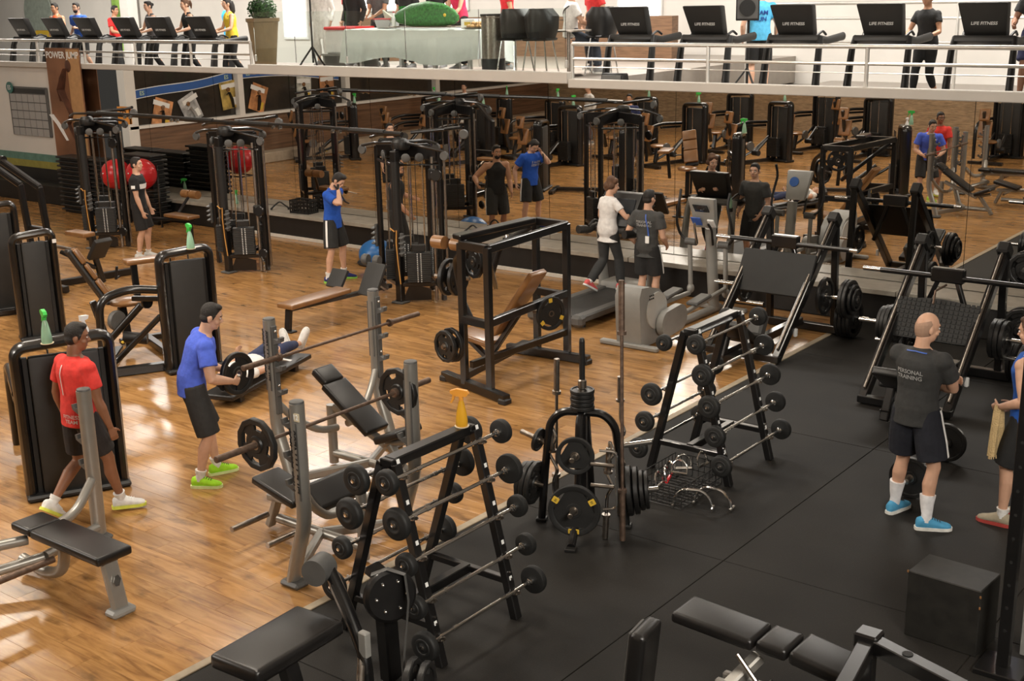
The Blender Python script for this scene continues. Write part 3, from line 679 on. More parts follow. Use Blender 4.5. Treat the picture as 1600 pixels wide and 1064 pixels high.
for p, q in (((0, -.15, .72), (0, -.44, .74)), ((0, -.2, .28), (0, -.52, .30)), ((.28, 0, .72), (.56, .06, .76)), ((.33, 0, .33), (.62, .04, .36)), ((-.28, 0, .7), (-.54, .1, .76)), ((-.33, 0, .33), (-.6, .06, .36))):
    MB().cyl(p, q, .022, n=14).lathe([(.022, 0), (.018, .006), (.012, .006)], q, V(q) - V(p), n=14).build('peg', CHR if p[0] > 0 else STL, tr)
M4 = MX.Translation((-5.5, 7.95, 0)) @ MX.Rotation(RAD(23.5), 4, 'Z')
tl = lambda *v: M4 @ V(v); td = lambda *v: M4.to_3x3() @ V(v)
for i in range(5): plate('small iron disc on the top peg of the weight tree, %s' % ('lowest of the pile', 'second from below', 'third from below', 'fourth from below', 'topmost of the pile')[i], tl(0, 0, 1.045 + i * .034), (0, 0, 1), .1 - .004 * (i % 2), .03, 'solid', 'small discs on the weight tree')
plate('grip plate on the upper front peg of the weight tree', tl(0, -.3, .73), td(0, -1, .05), .155, .035, 'tri', None, 60)
zp = plate('large grip plate with yellow labels low on the weight tree', tl(0, -.36, .285), td(0, -1, .05), .215, .045, 'tri', None, 60)
for i, a in enumerate((30, 150, 270)):
    ca, sa = cos(RAD(a - 60)), sin(RAD(a - 60)); p = (ca * .172, sa * .172, .0235)
    lb = MB().box((p[0], p[1], .0232), (.09 if i == 2 else .055, .04 if i == 2 else .05, .004), rot=(0, 0, a - 60 + (90 if i == 2 else 0)), bev=.004).build('plate_label', YEL, zp)
    if i == 2: text('ZIVA', .03, (p[0], p[1], .0256), (sa, -ca, 0), (ca, sa, 0), PRB, lb)
    else: text('10', .026, (p[0], p[1], .0256), (-sa, ca, 0), (-ca, -sa, 0), PRB, lb)
for i, (o, r, t) in enumerate(((.03, .21, .045), (.085, .2, .04), (.13, .17, .035), (.17, .16, .03))): plate('iron plate on the lower right peg of the weight tree, %s' % ('closest to the mast', 'second from the mast', 'third from the mast', 'outermost')[i], tl(.36 + o, .01 + o * .1, .335 + o * .1), td(1, .13, .1), r, t, 'poly', 'plates on the right peg of the tree')
for i, (o, r) in enumerate(((.05, .19), (.1, .18), (.145, .165))): plate('iron plate on the lower left peg of the weight tree, %s' % ('closest to the mast', 'second from the mast', 'outermost')[i], tl(-.37 - o, .01 + o * .2, .335 + o * .1), td(-1, .2, .1), r, .04, 'poly', 'plates on the left peg of the tree')
plate('small plate on the upper left peg of the weight tree', tl(-.38, .04, .72), td(-1, .3, .2), .1, .03, 'solid')
olympic_bar('short_barbell', 'short steel barbell standing upright left of the weight tree', (-5.9, 8.12, .01), (-5.86, 8.1, 1.36), STL, .3)
olympic_bar('long_barbell', 'long brown rusty barbell leaning upright right of the weight tree', (-5.05, 7.86, .01), (-5.17, 8.02, 2.13), RST, .42)
def ez_bar(label, x, y, lean, h):
    t = thing('curl_bar', label, 'barbell', (x, y, 0)); t.rotation_euler = (RAD(lean[0]), RAD(lean[1]), 0)
    MB().tube([(0, 0, .2), (0, 0, .38), (.05, 0, .48), (-.04, 0, .62), (.05, 0, .76), (0, 0, .86), (0, 0, h - .2)], .0135, 10, rnd=.03).build('shaft', CHR, t)
    for a, b in ((.005, .2), (h - .2, h)): MB().lathe([(.012, a), (.025, a + .003), (.025, b - .003), (.012, b)], n=14).build('sleeve', STL, t)
    for z in (.21, h - .21): MB().lathe([(.014, z - .01), (.036, z - .01), (.036, z + .01), (.014, z + .01)], n=14).build('collar', STL, t)
ez_bar('chrome bent curl bar standing behind the right side of the tree', -5.36, 8.3, (0, 0), 1.24)
ez_bar('shorter bent curl bar standing in front of the other one', -5.2, 7.83, (0, 3), .8)
ez_bar('bent curl bar standing on the left side of the tree', -5.72, 7.86, (0, -2), .85)
t = thing('row_attachment', 'chrome double-bar row handle hanging on the right arm of the tree', 'cable handle', (-5.13, 7.75, .3), 20)
MB().tube([(-.06, 0, .5), (.08, 0, .5), (.08, 0, .02), (-.03, 0, 0)], .011, 8, rnd=.04).build('frame', CHR, t)
for z in (.2, .38): MB().cyl((-.13, 0, z), (.06, 0, z), .016, n=10).build('grip', STL, t)
# wire basket with attachments, two handles on the floor
t = thing('wire_basket', 'black wire basket full of cable attachments beside the farther rack', 'basket', (-5.23, 9.05, 0), 0)
wm = MB(); w, d, h = .24, .36, .2
for z in (.01, .07, .13, .2): wm.tube([(-w, -d, z), (w, -d, z), (w, d, z), (-w, d, z)], .005, 5, closed=True)
for i in range(9):
    x = -w + 2 * w * i / 8; wm.tube([(x, -d, .2), (x, -d, .01), (x, d, .01), (x, d, .2)], .0035, 4)
for i in range(13):
    y = -d + 2 * d * i / 12; wm.tube([(-w, y, .2), (-w, y, .01), (w, y, .01), (w, y, .2)], .0035, 4)
wm.build('wire_cage', BLKM, t)
random.seed(3)
for i in range(6):
    t = thing('cable_attachment', ['chrome stirrup handle lying on top in the basket', 'red-gripped handle lying in the basket', 'chrome ring handle at the back of the basket', 'short chrome bar in the front of the basket', 'bent chrome bar on the left in the basket', 'chrome chain link piece in the basket'][i], 'cable handle', (-5.23 + random.uniform(-.1, .1), 8.82 + i * .1, .12 + .03 * (i % 3)), random.uniform(0, 180), 'attachments in the basket')
    MB().tube([(-.07, 0, 0), (-.07, .02, .08), (0, .03, .13), (.07, .02, .08), (.07, 0, 0)], .009, 8, rnd=.04).build('frame', CHR, t)
    MB().cyl((-.075, 0, 0), (.075, 0, 0), .015, n=10).build('grip', [STL, RED, CHR, BLKM, STL, CHR][i], t)
for i, (x, y, a) in enumerate(((-4.93, 8.78, 20), (-4.8, 8.9, 8))):
    t = thing('arched_handle', ['chrome arched handle standing on the rubber floor nearer the camera', 'chrome arched handle on the rubber floor just behind its twin'][i], 'cable handle', (x, y, 0), a, 'arched handles on the floor')  # arched chrome cable handles left on the floor
    MB().tube([(-.17, 0, .015), (-.15, 0, .1), (-.08, 0, .17), (.08, 0, .17), (.15, 0, .1), (.17, 0, .015)], .014, 8, rnd=.06).build('arch', CHR, t)
    for sx in (-1, 1): MB().cyl((sx * .17, -.05, .016), (sx * .17, .06, .016), .015, n=10).build('end_grip', CHR, t)
# ================= press stations =================
def upright(t, x, y, h, fx, sgn, sticker=None):
    """oval silver post that bends forward at the foot; sgn: side of the bar hooks"""
    u = MB().tube([(x, y, h), (x, y, .55), (x + fx * .12, y, .3), (x + fx * .22, y, .03)], .048, 16, rnd=.2, sy=1.3).build('upright', SIL, t)
    MB().lathe([(.05, h - .002), (.055, h), (.052, h + .014), (.03, h + .02), (.004, h + .02)], (x, y, 0), n=16).build('end_cap', GRYD, u)
    MB().box((x + fx * .2, y, .025), (.2, .15, .05), bev=.02).build('foot', GRYD, u)
    MB().box((x - sgn * .052, y, (h + .55) / 2 + .05), (.03, .06, h - .75), bev=.006).build('hook_plate', GRYD, t)
    for z in (h - .22, h - .48, h - .7):
        MB().prism([(0, 0), (.09, .035), (.1, .075), (.075, .08), (.06, .045), (0, .06)], .05, (x - sgn * .06, y, z), (-sgn, 0, 0), (0, 0, 1)).build('bar_hook', GRYD, t)
    for z in (h - .1, h - .34, h - .6): MB().ell((x - sgn * .07, y, z), (.014, .014, .014)).build('bolt', CHR, t)
    return u
def press_bench(label, x, y0, y1, h, sgn, kind, name='press_bench'):
    """sgn=+1: bench runs towards +x from the uprights"""
    t = thing(name, label, 'weight bench', (0, 0, 0)); yc = (y0 + y1) / 2
    for y in (y0, y1):
        upright(t, x, y, h, sgn * .8, -sgn)
        MB().tube([(x + sgn * .0, y, .82), (x + sgn * .06, y + (yc - y) * .25, .6), (x + sgn * .14, y + (yc - y) * .6, .44), (x + sgn * .16, yc + (y - yc) * .1, .42)], .034, 12, rnd=.15).build('side_brace', SIL, t)
        MB().beam((x + sgn * .14, y, .09), (x + sgn * .5, yc, .12), .06, .08, .015).build('base_brace', SIL, t)
    MB().tube([(x + sgn * .02, yc, .02), (x + sgn * .02, yc, .6)], .045, 12).build('centre_post', SIL, t)
    MB().tube([(x + sgn * .02, yc, .12), (x + sgn * 1.0, yc, .12)], .04, 12).build('spine', SIL, t)
    return t, yc
# incline bench in the middle (B)
t, yc = press_bench('silver incline press bench with black pads and an empty bar in its uprights', -8.27, 7.1, 8.42, 1.57, 1, 'incline')
for y in (7.1, 8.42): MB().box((-8.27, y - .052, 1.2), (.07, .006, .55)).build('side_badge', GRYD, t)
text('LIFE FITNESS', .085, (-8.27, 7.042, 1.25), (0, 0, 1), (-1, 0, 0), PRB, t, shear=.3)
MB().beam((-8.2, yc, .6), (-7.55, yc, .34), .08, .06, .01).build('pad_rail', SIL, t)
e = math.degrees(math.atan2(.42, .62))
MB().pad((-7.93, yc, .64), (.66, .3, .07), rot=(0, e, 0), bev=.025).build('backrest', VIN, t)
MB().pad((-8.27, yc, .885), (.2, .25, .08), rot=(0, e, 0), bev=.03).build('headrest', VIN, t)
MB().pad((-7.42, yc + .02, .47), (.33, .34, .07), rot=(0, -22, 0), bev=.025).build('seat', VIN, t)
MB().tube([(-7.55, yc, .36), (-7.3, yc, .42)], .03, 10).build('seat_tube', SIL, t)
MB().beam((-7.5, yc, .36), (-7.25, yc, .03), .08, .06, .01).build('front_leg', SIL, t)
olympic_bar('barbell', 'bare steel barbell resting across the middle incline bench', (-8.17, 6.68, 1.24), (-8.17, 8.95, 1.24), RST)
# bench with the loaded bar (A)
t, yc = press_bench('silver press station marked 12 with low black pads, behind the foreground rack', -6.5, 5.78, 7.0, 1.49, -1, 'decline')
pl_ = MB().box((-6.46, 5.727, 1.4), (.07, .006, .06)).build('number_tag', CREAM, t); text('12', .055, (-6.46, 5.722, 1.4), (1, 0, 0), (0, 0, 1), PRW, pl_)
for y in (5.78, 7.0): MB().box((-6.5, y - .05, 1.05), (.075, .006, .6)).build('side_badge', GRYD, t)
text('LIFE FITNESS', .09, (-6.5, 5.722, 1.05), (0, 0, 1), (-1, 0, 0), PRB, t, shear=.3)
MB().pad((-7.4, yc - .0, .42), (.5, .3, .07), rot=(0, 14, 0), bev=.025).build('seat', VIN, t)
MB().pad((-6.88, yc + .05, .5), (.26, .52, .09), rot=(0, 38, 0), bev=.035).build('back_pad', VIN, t)
MB().beam((-7.6, yc, .3), (-6.7, yc, .36), .08, .06, .01).build('pad_rail', SIL, t)
MB().beam((-7.5, yc, .3), (-7.62, yc, .03), .08, .06, .01).build('front_leg', SIL, t)
MB().cyl((-7.5, yc - .12, .2), (-7.5, yc - .5, .2), .024, n=12).build('storage_peg', STL, t)
MB().cyl((-7.1, yc - .12, .16), (-7.1, yc - .48, .16), .024, n=12).build('storage_peg', STL, t)
olympic_bar('barbell', 'loaded barbell resting on the uprights of the station marked 12', (-6.63, 5.12, 1.23), (-6.63, 7.36, 1.23), RST)
plate('black plate with grip holes on the nearer end of the loaded barbell', (-6.63, 5.5, 1.23), (0, -1, 0), .2, .045, 'poly', None, 10)
plate('black plate on the farther end of the loaded barbell', (-6.63, 6.98, 1.23), (0, 1, 0), .2, .045, 'poly')
# flat bench bottom left (C)
t = thing('flat_bench', 'silver flat press bench with black pad at the lower left', 'weight bench', (0, 0, 0))
upright(t, -8.62, 5.42, 1.3, -.05, 1); upright(t, -8.62, 4.02, 1.3, -.05, 1)
MB().pad((-7.78, 4.72, .46), (.86, .3, .07), bev=.025).build('seat_pad', VIN, t)
MB().pad((-8.36, 4.72, .455), (.26, .28, .07), bev=.03).build('headrest', VIN, t)
MB().beam((-7.45, 4.72, .42), (-7.36, 4.72, .04), .13, .055, .015).build('front_leg', SIL, t)
MB().box((-7.36, 4.72, .03), (.13, .2, .06), bev=.02).build('foot', GRYP, t)
MB().box((-7.46, 4.72, .41), (.1, .16, .06), bev=.02).build('leg_bracket', GRYD, t)
_o = MB().prism([(-.03, 0), (-.01, .04), (.02, .045), (.035, .01), (.01, -.035), (-.02, -.03)], .006, (-7.365, 4.72, .26), (0, 1, 0), (-.22, 0, 1)).build('maker_badge', CHR, t)
MB().tube([(-7.5, 4.72, .40), (-8.4, 4.72, .38)], .045, 12).build('spine', SIL, t)
MB().tube([(-8.0, 4.72, .38), (-8.05, 4.72, .15), (-8.3, 4.72, .06), (-8.62, 4.72, .1)], .045, 12, rnd=.15).build('lower_bow', SIL, t)
for y in (4.06, 5.38):
    MB().tube([(-8.58, y, .55), (-8.5, y + (4.72 - y) * .35, .36), (-8.4, y + (4.72 - y) * .9, .34)], .04, 12, rnd=.12).build('side_brace', SIL, t)
    MB().tube([(-8.6, y, .12), (-8.3, 4.72, .2)], .04, 12).build('base_brace', SIL, t)
MB().cyl((-8.0, 4.62, .3), (-8.0, 3.5, .3), .026, n=12).build('storage_peg', RST, t)
# spray bottles
def spray_bottle(label, loc, body, trig, rz=0, s=1.):
    t = thing('spray_bottle', label, 'bottle', loc, rz, 'spray bottles'); t.scale = (s, s, s)
    MB().lathe([(.003, .004), (.038, .004), (.043, .012), (.042, .05), (.034, .11), (.023, .165), (.015, .19), (.014, .2), (.003, .2)], n=20).build('bottle', body, t)
    MB().lathe([(.016, .192), (.017, .195), (.017, .218), (.013, .222)], n=14).build('neck_ring', trig, t)
    MB().prism([(-.04, .222), (.04, .222), (.075, .24), (.078, .258), (.03, .275), (-.045, .266), (-.06, .245)], .03).build('spray_head', trig, t).rotation_euler = (RAD(90), 0, 0)
    MB().prism([(.04, .24), (.058, .24), (.066, .2), (.08, .17), (.068, .167), (.05, .195)], .018).build('trigger', trig, t).rotation_euler = (RAD(90), 0, 0)
    MB().lathe([(.003, 0), (.05, 0), (.052, .006), (.003, .006)], n=16).build('holder_plate', CREAM, t)
    return t
spray_bottle('yellow spray bottle on top of the foreground barbell rack', (-5.36, 6.27, 1.395), YBT, ORG, 200)
# ================= cable towers =================
def cable_tower(label, x, y, carriage, foot=True):
    t = thing('cable_tower', label, 'cable machine', (x, y, 0))
    fp = MB().beam((.12, -.38, .02), (.12, -.38, 2.2), .11, .1, .012, up=(0, 1, 0)).build('front_post', BLK, t)
    MB().box((.12, -.38, .015), (.2, .2, .03), bev=.008).build('foot_plate', GRYD, fp)
    MB().cyl((.12, -.38, 1.05), (.12, -.38, 2.05), .068, n=14).build('post_sleeve', BLKM, fp)
    for p in ((-.58, 0), (0.02, .44)): MB().beam((*p, .02), (*p, 2.2), .07, .07, .008, up=(0, 1, 0)).build('side_post', BLK, t)
    MB().cyl((.52, -.04, .02), (.52, -.04, 2.1), .026, n=14).build('slide_pole', STL, t)
    MB().beam((.6, .03, .02), (.6, .03, 2.2), .06, .07, .008, up=(0, 1, 0)).build('side_post', BLK, t)
    MB().cyl((.66, .06, .1), (.66, .06, 2.1), .018, n=10).build('slide_pole', STL, t)
    b = MB()
    for p in ((-.58, 0), (.56, 0), (.02, .44)): b.beam((.12, -.38, .27), (*p, .27), .07, .06, .006)
    b.beam((-.58, 0, .27), (.02, .44, .27), .07, .06, .006).beam((.56, 0, .27), (.02, .44, .27), .07, .06, .006); b.build('base_frame', BLK, t)
    MB().prism([(0, 0), (.42, 0), (.42, .16), (.3, .2), (.12, .26)], .02, (.14, -.36, .03), (.9, .8, 0), (0, 0, 1)).build('foot_gusset', BLK, t)
    for i, (cx_, cy_, a) in enumerate(((-.23, -.19, -47), (.34, -.2, 42), (-.28, .23, 35), (.3, .25, -35))):
        R = MX.Rotation(RAD(a), 3, 'Z'); g = MB(); n = 15
        for k in range(n): g.box((cx_, cy_, .32 + k * .029), (.34, .13, .026), rot=(0, 0, a), bev=.004)
        ws = stuff(g.build('weight_stack', SHR, t))
        d = MB(); nrm = R @ V((0, -1, 0)); ex = R @ V((1, 0, 0))
        for k in range(n):
            for q in (-.02, .03): d.box(V((cx_, cy_, .32 + k * .029)) + nrm * .0665 + ex * q, (.014, .004, .014), rot=(0, 0, a))
        stuff(d.build('weight_numbers', PRW, ws))
        MB().box((cx_, cy_, .32 + n * .029 + .05), (.2, .09, .1), rot=(0, 0, a), bev=.01).build('selector_head', BLKM, t)
        for q in (-.1, .1): MB().cyl(V((cx_, cy_, .3)) + ex * q, V((cx_, cy_, 2.08)) + ex * q, .012, n=8).build('guide_rod', CHR, t)
        MB().cyl((cx_, cy_, .8), (cx_, cy_, 2.1), .005, n=6).build('cable', BLKM, t)
    top = MB()
    for p in ((.12, -.38), (-.58, 0), (.58, 0), (.02, .44)): top.beam((.05, -.05, 2.17), (*p, 2.13), .05, .18, .01)
    top.build('top_frame', BLK, t)
    MB().tube([(.12, -.4, 2.0), (.6, 0, 2.0), (.02, .46, 2.0), (-.6, 0, 2.0)], .022, 8, closed=True).build('top_ring', BLK, t)
    for pts in ([(.06, -.2, 2.3), (-.4, -.25, 2.27), (-.78, -.1, 2.2)], [(.1, -.2, 2.3), (.5, -.26, 2.28), (.86, -.16, 2.21)], [(.06, -.15, 2.3), (.1, .3, 2.28), (.05, .6, 2.2)]):
        ar = MB().tube(pts, .022, 8, rnd=.1).build('cable_arm', BLK, t); MB().lathe([(.004, -.025), (.06, -.025), (.07, 0), (.06, .025), (.004, .025)], (pts[-1][0], pts[-1][1], pts[-1][2] - .06), (.2, -1, 0), n=16).build('arm_pulley', GRYD, ar)
    MB().lathe([(.004, 2.36), (.09, 2.35), (.13, 2.31), (.14, 2.24), (.12, 2.2), (.004, 2.2)], (.08, -.2, 0), n=20).build('hub_cap', BLKM, t)
    for (px_, py_) in ((-.2, -.27), (-.33, -.13), (.26, -.3), (.4, -.17), (-.25, .2), (.3, .22)):
        w = MB().lathe([(.004, -.02), (.05, -.02), (.062, -.012), (.05, 0), (.062, .012), (.05, .02), (.004, .02)], (px_, py_, 2.1), (px_ * 1.2, -abs(py_) if py_ < 0 else py_, 0), n=18).build('pulley', GRYD, t)
    z = carriage
    cr = MB().box((.54, -.05, z), (.13, .1, .16), bev=.02).build('carriage', BLKM, t)
    MB().lathe([(.004, -.02), (.075, -.02), (.085, -.008), (.085, .008), (.075, .02), (.004, .02)], (.66, -.12, z), (.3, -1, .1), n=20).build('pulley', BLK, cr)
    MB().lathe([(.004, -.02), (.075, -.02), (.085, -.008), (.085, .008), (.075, .02), (.004, .02)], (.66, -.1, .32), (.3, -1, .1), n=20).build('low_pulley', BLK, t)
    MB().cyl((.68, -.16, .28), (.84, -.26, .24), .013, n=8).build('low_handle', STL, t)
    hh_ = MB().box((.21, -.4, .87), (.04, .06, .34), bev=.01).build('hook_plate', GRYD, t)
    for k in range(4): MB().box((.24, -.43, .76 + k * .075), (.07, .09, .022), rot=(18, 0, 0), bev=.008).build('hook', GRYD, hh_)
    hh_ = MB().box((-.63, -.04, .87), (.04, .06, .34), bev=.01).build('hook_plate', GRYD, t)
    for k in range(4): MB().box((-.65, -.07, .76 + k * .075), (.07, .09, .022), rot=(18, 0, 0), bev=.008).build('hook', GRYD, hh_)
    MB().tube([(.04, -.45, 1.1), (.12, -.455, 1.06), (.16, -.45, 1.08), (.15, -.455, .9), (.17, -.455, .6), (.2, -.45, .3)], .009, 6).build('orange_rope', ORGC, t)
    return t
TX = (-19.8, -16.05, -12.25); TY = 13.3
cable_tower('cable tower farthest left, beside the man in the black shirt', TX[0], TY, 1.9)
cable_tower('middle cable tower with a round pulley at waist height', TX[1], TY, 1.02)
cable_tower('nearest cable tower with an orange rope on its front post', TX[2], TY, 1.86)
for i, (a, b) in enumerate(((TX[0], TX[1]), (TX[1], TX[2]))):
    t = thing('crossover_bar', ['black crossbeam joining the left and middle cable towers', 'black crossbeam joining the middle and nearest cable towers'][i], 'crossbeam', (a + .1, TY - .18, 2.41))
    L = b - a; MB().tube([(0, 0, .0), (L * .5, 0, .02), (L, 0, 0)], .036, 10).build('beam', BLK, t)
    for q in (.18, .82): MB().cyl((L * q - .35, 0, .012), (L * q + .35, 0, .012), .041, n=10).build('grip_sleeve', BLKM, t)
    for q in (.3, .34, .64, .68): MB().lathe([(.004, -.02), (.028, -.02), (.028, .02), (.004, .02)], (L * q, -.03, -.02), (0, 1, 0), n=12).build('pulley', CHR, t)
for i, x in enumerate(TX):
    t = thing('pull_up_arm', 'black pull-up arm on top of the %s cable tower' % ('left', 'middle', 'nearest')[i], 'pull-up bar', (x + .1, TY, 2.42))
    MB().tube([(0, 0, 0), (.35, .35, .03), (.78, .2, .09)], .026, 10).build('bar', BLK, t)
    MB().tube([(-.05, -.15, -.02), (-.4, -.2, -.03), (-.75, -.05, -.1)], .022, 10).build('rear_bar', BLK, t)
    MB().lathe([(.004, -.03), (.06, -.03), (.07, 0), (.06, .03), (.004, .03)], (.84, .18, .0), (.4, -1, 0), n=18).build('pulley', GRYD, t)
# low row bench in front of the nearest tower
t = thing('row_bench', 'low brown row bench with black foot plates in front of the nearest cable tower', 'bench', (0, 0, 0))
MB().pad((-12.3, 11.4, .36), (.3, 1.12, .065), rot=(1, 0, 0), bev=.022).build('seat', BRN, t)
MB().beam((-12.3, 10.9, .3), (-12.3, 12.9, .24), .08, .06, .01).build('rail', BLK, t)
MB().beam((-12.3, 10.92, .3), (-12.3, 10.88, .02), .09, .07, .01).build('leg', BLK, t)
MB().box((-12.3, 10.88, .012), (.24, .12, .024), bev=.008).build('foot', BLKM, t)
MB().pad((-12.62, 12.15, .45), (.3, .05, .28), rot=(-35, 0, 0), bev=.01).build('foot_plate', SHR, t)
MB().pad((-11.98, 12.2, .5), (.34, .05, .48), rot=(-30, 0, 0), bev=.01).build('foot_plate', SHR, t)
MB().beam((-11.98, 12.3, .45), (-12.2, 12.7, .26), .07, .07, .01).build('plate_bracket', BLK, t)
for x in (-12.5, -12.28): MB().lathe([(.004, -.045), (.07, -.045), (.08, -.03), (.08, .03), (.07, .045), (.004, .045)], (x, 12.62, .66), (1, .2, 0), n=18).build('roller', GRYD, t)
MB().beam((-12.4, 12.66, .62), (-12.3, 12.75, .26), .06, .06, .01).build('roller_arm', BLK, t)
# seated attachment at the left tower
t = thing('curl_bench', 'brown padded arm bench at the left cable tower behind the man in black', 'bench', (0, 0, 0))
MB().pad((-18.6, 14.1, .52), (.7, .28, .06), bev=.02).build('seat', BRN, t); MB().beam((-19.2, 13.9, .44), (-18.3, 14.15, .48), .07, .05, .008).build('rail', BLK, t)
MB().beam((-18.4, 14.13, .44), (-18.4, 14.13, .02), .07, .06, .008).build('leg', BLK, t)
for x in (-18.85, -18.62): MB().cyl((x - .1, 14.45, .86), (x + .1, 14.45, .86), .075, n=18).build('roller', BRN, t)
MB().beam((-18.75, 14.45, .86), (-18.9, 14.2, .46), .05, .05, .008).build('roller_arm', BLK, t)
# blue half ball
t = thing('balance_ball', 'blue half-dome balance ball on the floor by the nearest tower', 'balance ball', (-14.35, 14.75, 0), 0)
MB().ell((0, 0, .16), (.3, .3, .25), n=24, k=14).build('dome', BLU, t); MB().lathe([(.004, 0), (.31, 0), (.33, .03), (.31, .06), (.004, .06)], n=28).build('base', BLKM, t)
# ================= chest press with brown incline pad =================
t = thing('chest_press_machine', 'black plate-loaded press frame with a brown incline pad', 'weight machine', (0, 0, 0))
P = {'fl': (-8.72, 10.28), 'fr': (-8.3, 10.22), 'br': (-8.42, 11.86), 'bl': (-8.9, 11.9)}
for k, n in (('fl', 'front_post'), ('fr', 'front_post'), ('br', 'rear_post'), ('bl', 'rear_post')):
    x, y = P[k]; MB().beam((x, y, .06), (x, y, 1.68), .08, .07, .006, up=(0, 1, 0)).build(n, BLK, t)
for a, b, z in (('fl', 'fr', 1.66), ('fr', 'br', 1.66), ('br', 'bl', 1.66), ('bl', 'fl', 1.66), ('fr', 'br', .84), ('fl', 'fr', .82), ('br', 'bl', .8)):
    MB().beam((*P[a], z), (*P[b], z), .07, .09, .006).build('rail', BLK, t)
MB().beam((-8.62, 10.28, .3), (-8.42, 11.86, .36), .06, .08, .006).build('lower_rail', BLK, t)
MB().beam((-9.15, 10.42, .06), (-7.98, 10.1, .06), .1, .1, .008).build('front_base', BLK, t)
MB().beam((-9.25, 11.75, .06), (-8.1, 11.85, .06), .1, .1, .008).build('rear_base', BLK, t)
for x, y in ((-9.12, 10.41), (-8.02, 10.11), (-8.14, 11.85)): MB().box((x, y, .03), (.11, .13, .07), bev=.015).build('foot', BLKM, t)
MB().beam((-8.75, 10.3, .14), (-9.0, 11.8, .14), .09, .08, .006).build('spine', BLK, t)
MB().beam((-8.36, 10.3, 1.6), (-8.9, 11.1, 1.0), .05, .06, .006).build('diagonal', BLK, t)
e = math.degrees(math.atan2(.82, .6))
MB().pad((-8.55, 11.08, .86), (.98, .3, .075), rot=(0, -e, 0), bev=.025).build('backrest', BRN, t)
MB().pad((-9.15, 11.08, .36), (.5, .32, .07), rot=(0, 8, 0), bev=.025).build('seat', BRN, t)
MB().beam((-8.5, 11.08, .8), (-8.95, 11.08, .2), .07, .06, .008).build('pad_rail', BLK, t)
MB().beam((-9.3, 11.08, .3), (-9.0, 11.08, .1), .07, .06, .008).build('seat_post', BLK, t)
MB().tube([(-8.75, 10.4, 1.6), (-9.05, 10.55, 1.4), (-9.0, 10.6, .95), (-8.85, 10.6, .7)], .035, 10, rnd=.12).build('press_lever', BLK, t)
MB().tube([(-8.9, 11.8, 1.6), (-9.2, 11.6, 1.4), (-9.3, 11.5, .95)], .035, 10, rnd=.12).build('press_lever', BLK, t)
MB().beam((-8.8, 10.3, 1.73), (-8.5, 11.3, 1.8), .16, .06, .01).build('top_arm', BLK, t)
for q in (-.12, .16): MB().cyl((-9.1 + q - .08, 10.5, 1.6), (-9.1 + q + .08, 10.5, 1.6), .075, n=18).build('roller', BRN, t)
MB().cyl((-8.72, 10.24, .55), (-8.78, 9.98, .55), .024, n=12).build('plate_peg', STL, t)
MB().cyl((-8.5, 11.3, .72), (-8.28, 11.3, .72), .024, n=12).build('plate_peg', STL, t)
MB().cyl((-9.15, 10.93, 1.1), (-9.6, 10.83, 1.1), .024, n=12).build('plate_peg', STL, t)
plate('outer plate on the front peg of the brown-padded press', (-8.775, 10.03, .55), (-.2, -1, 0), .185, .045, 'poly', None, 20)
plate('inner plate on the front peg of the brown-padded press', (-8.755, 10.12, .55), (-.2, -1, 0), .2, .045, 'poly')
p = plate('grip plate with yellow labels on the right side of the brown-padded press', (-8.27, 11.32, .72), (1, -.3, 0), .2, .04, 'tri', None, 35)
for a in (60, 180, 300): MB().box((cos(RAD(a)) * .16, sin(RAD(a)) * .16, .0215), (.05, .05, .004), rot=(0, 0, a), bev=.004).build('plate_label', YEL, p)
plate('big plate hanging left of the brown-padded press', (-9.42, 10.87, 1.1), (-1, -.15, 0), .22, .05, 'slot', None)
plate('second plate hanging left of the brown-padded press', (-9.3, 10.9, 1.1), (-1, -.15, 0), .22, .05, 'poly', None)
plate('plate under the top rails of the brown-padded press', (-9.05, 10.9, 1.32), (-.35, -1, 0), .2, .05, 'poly')
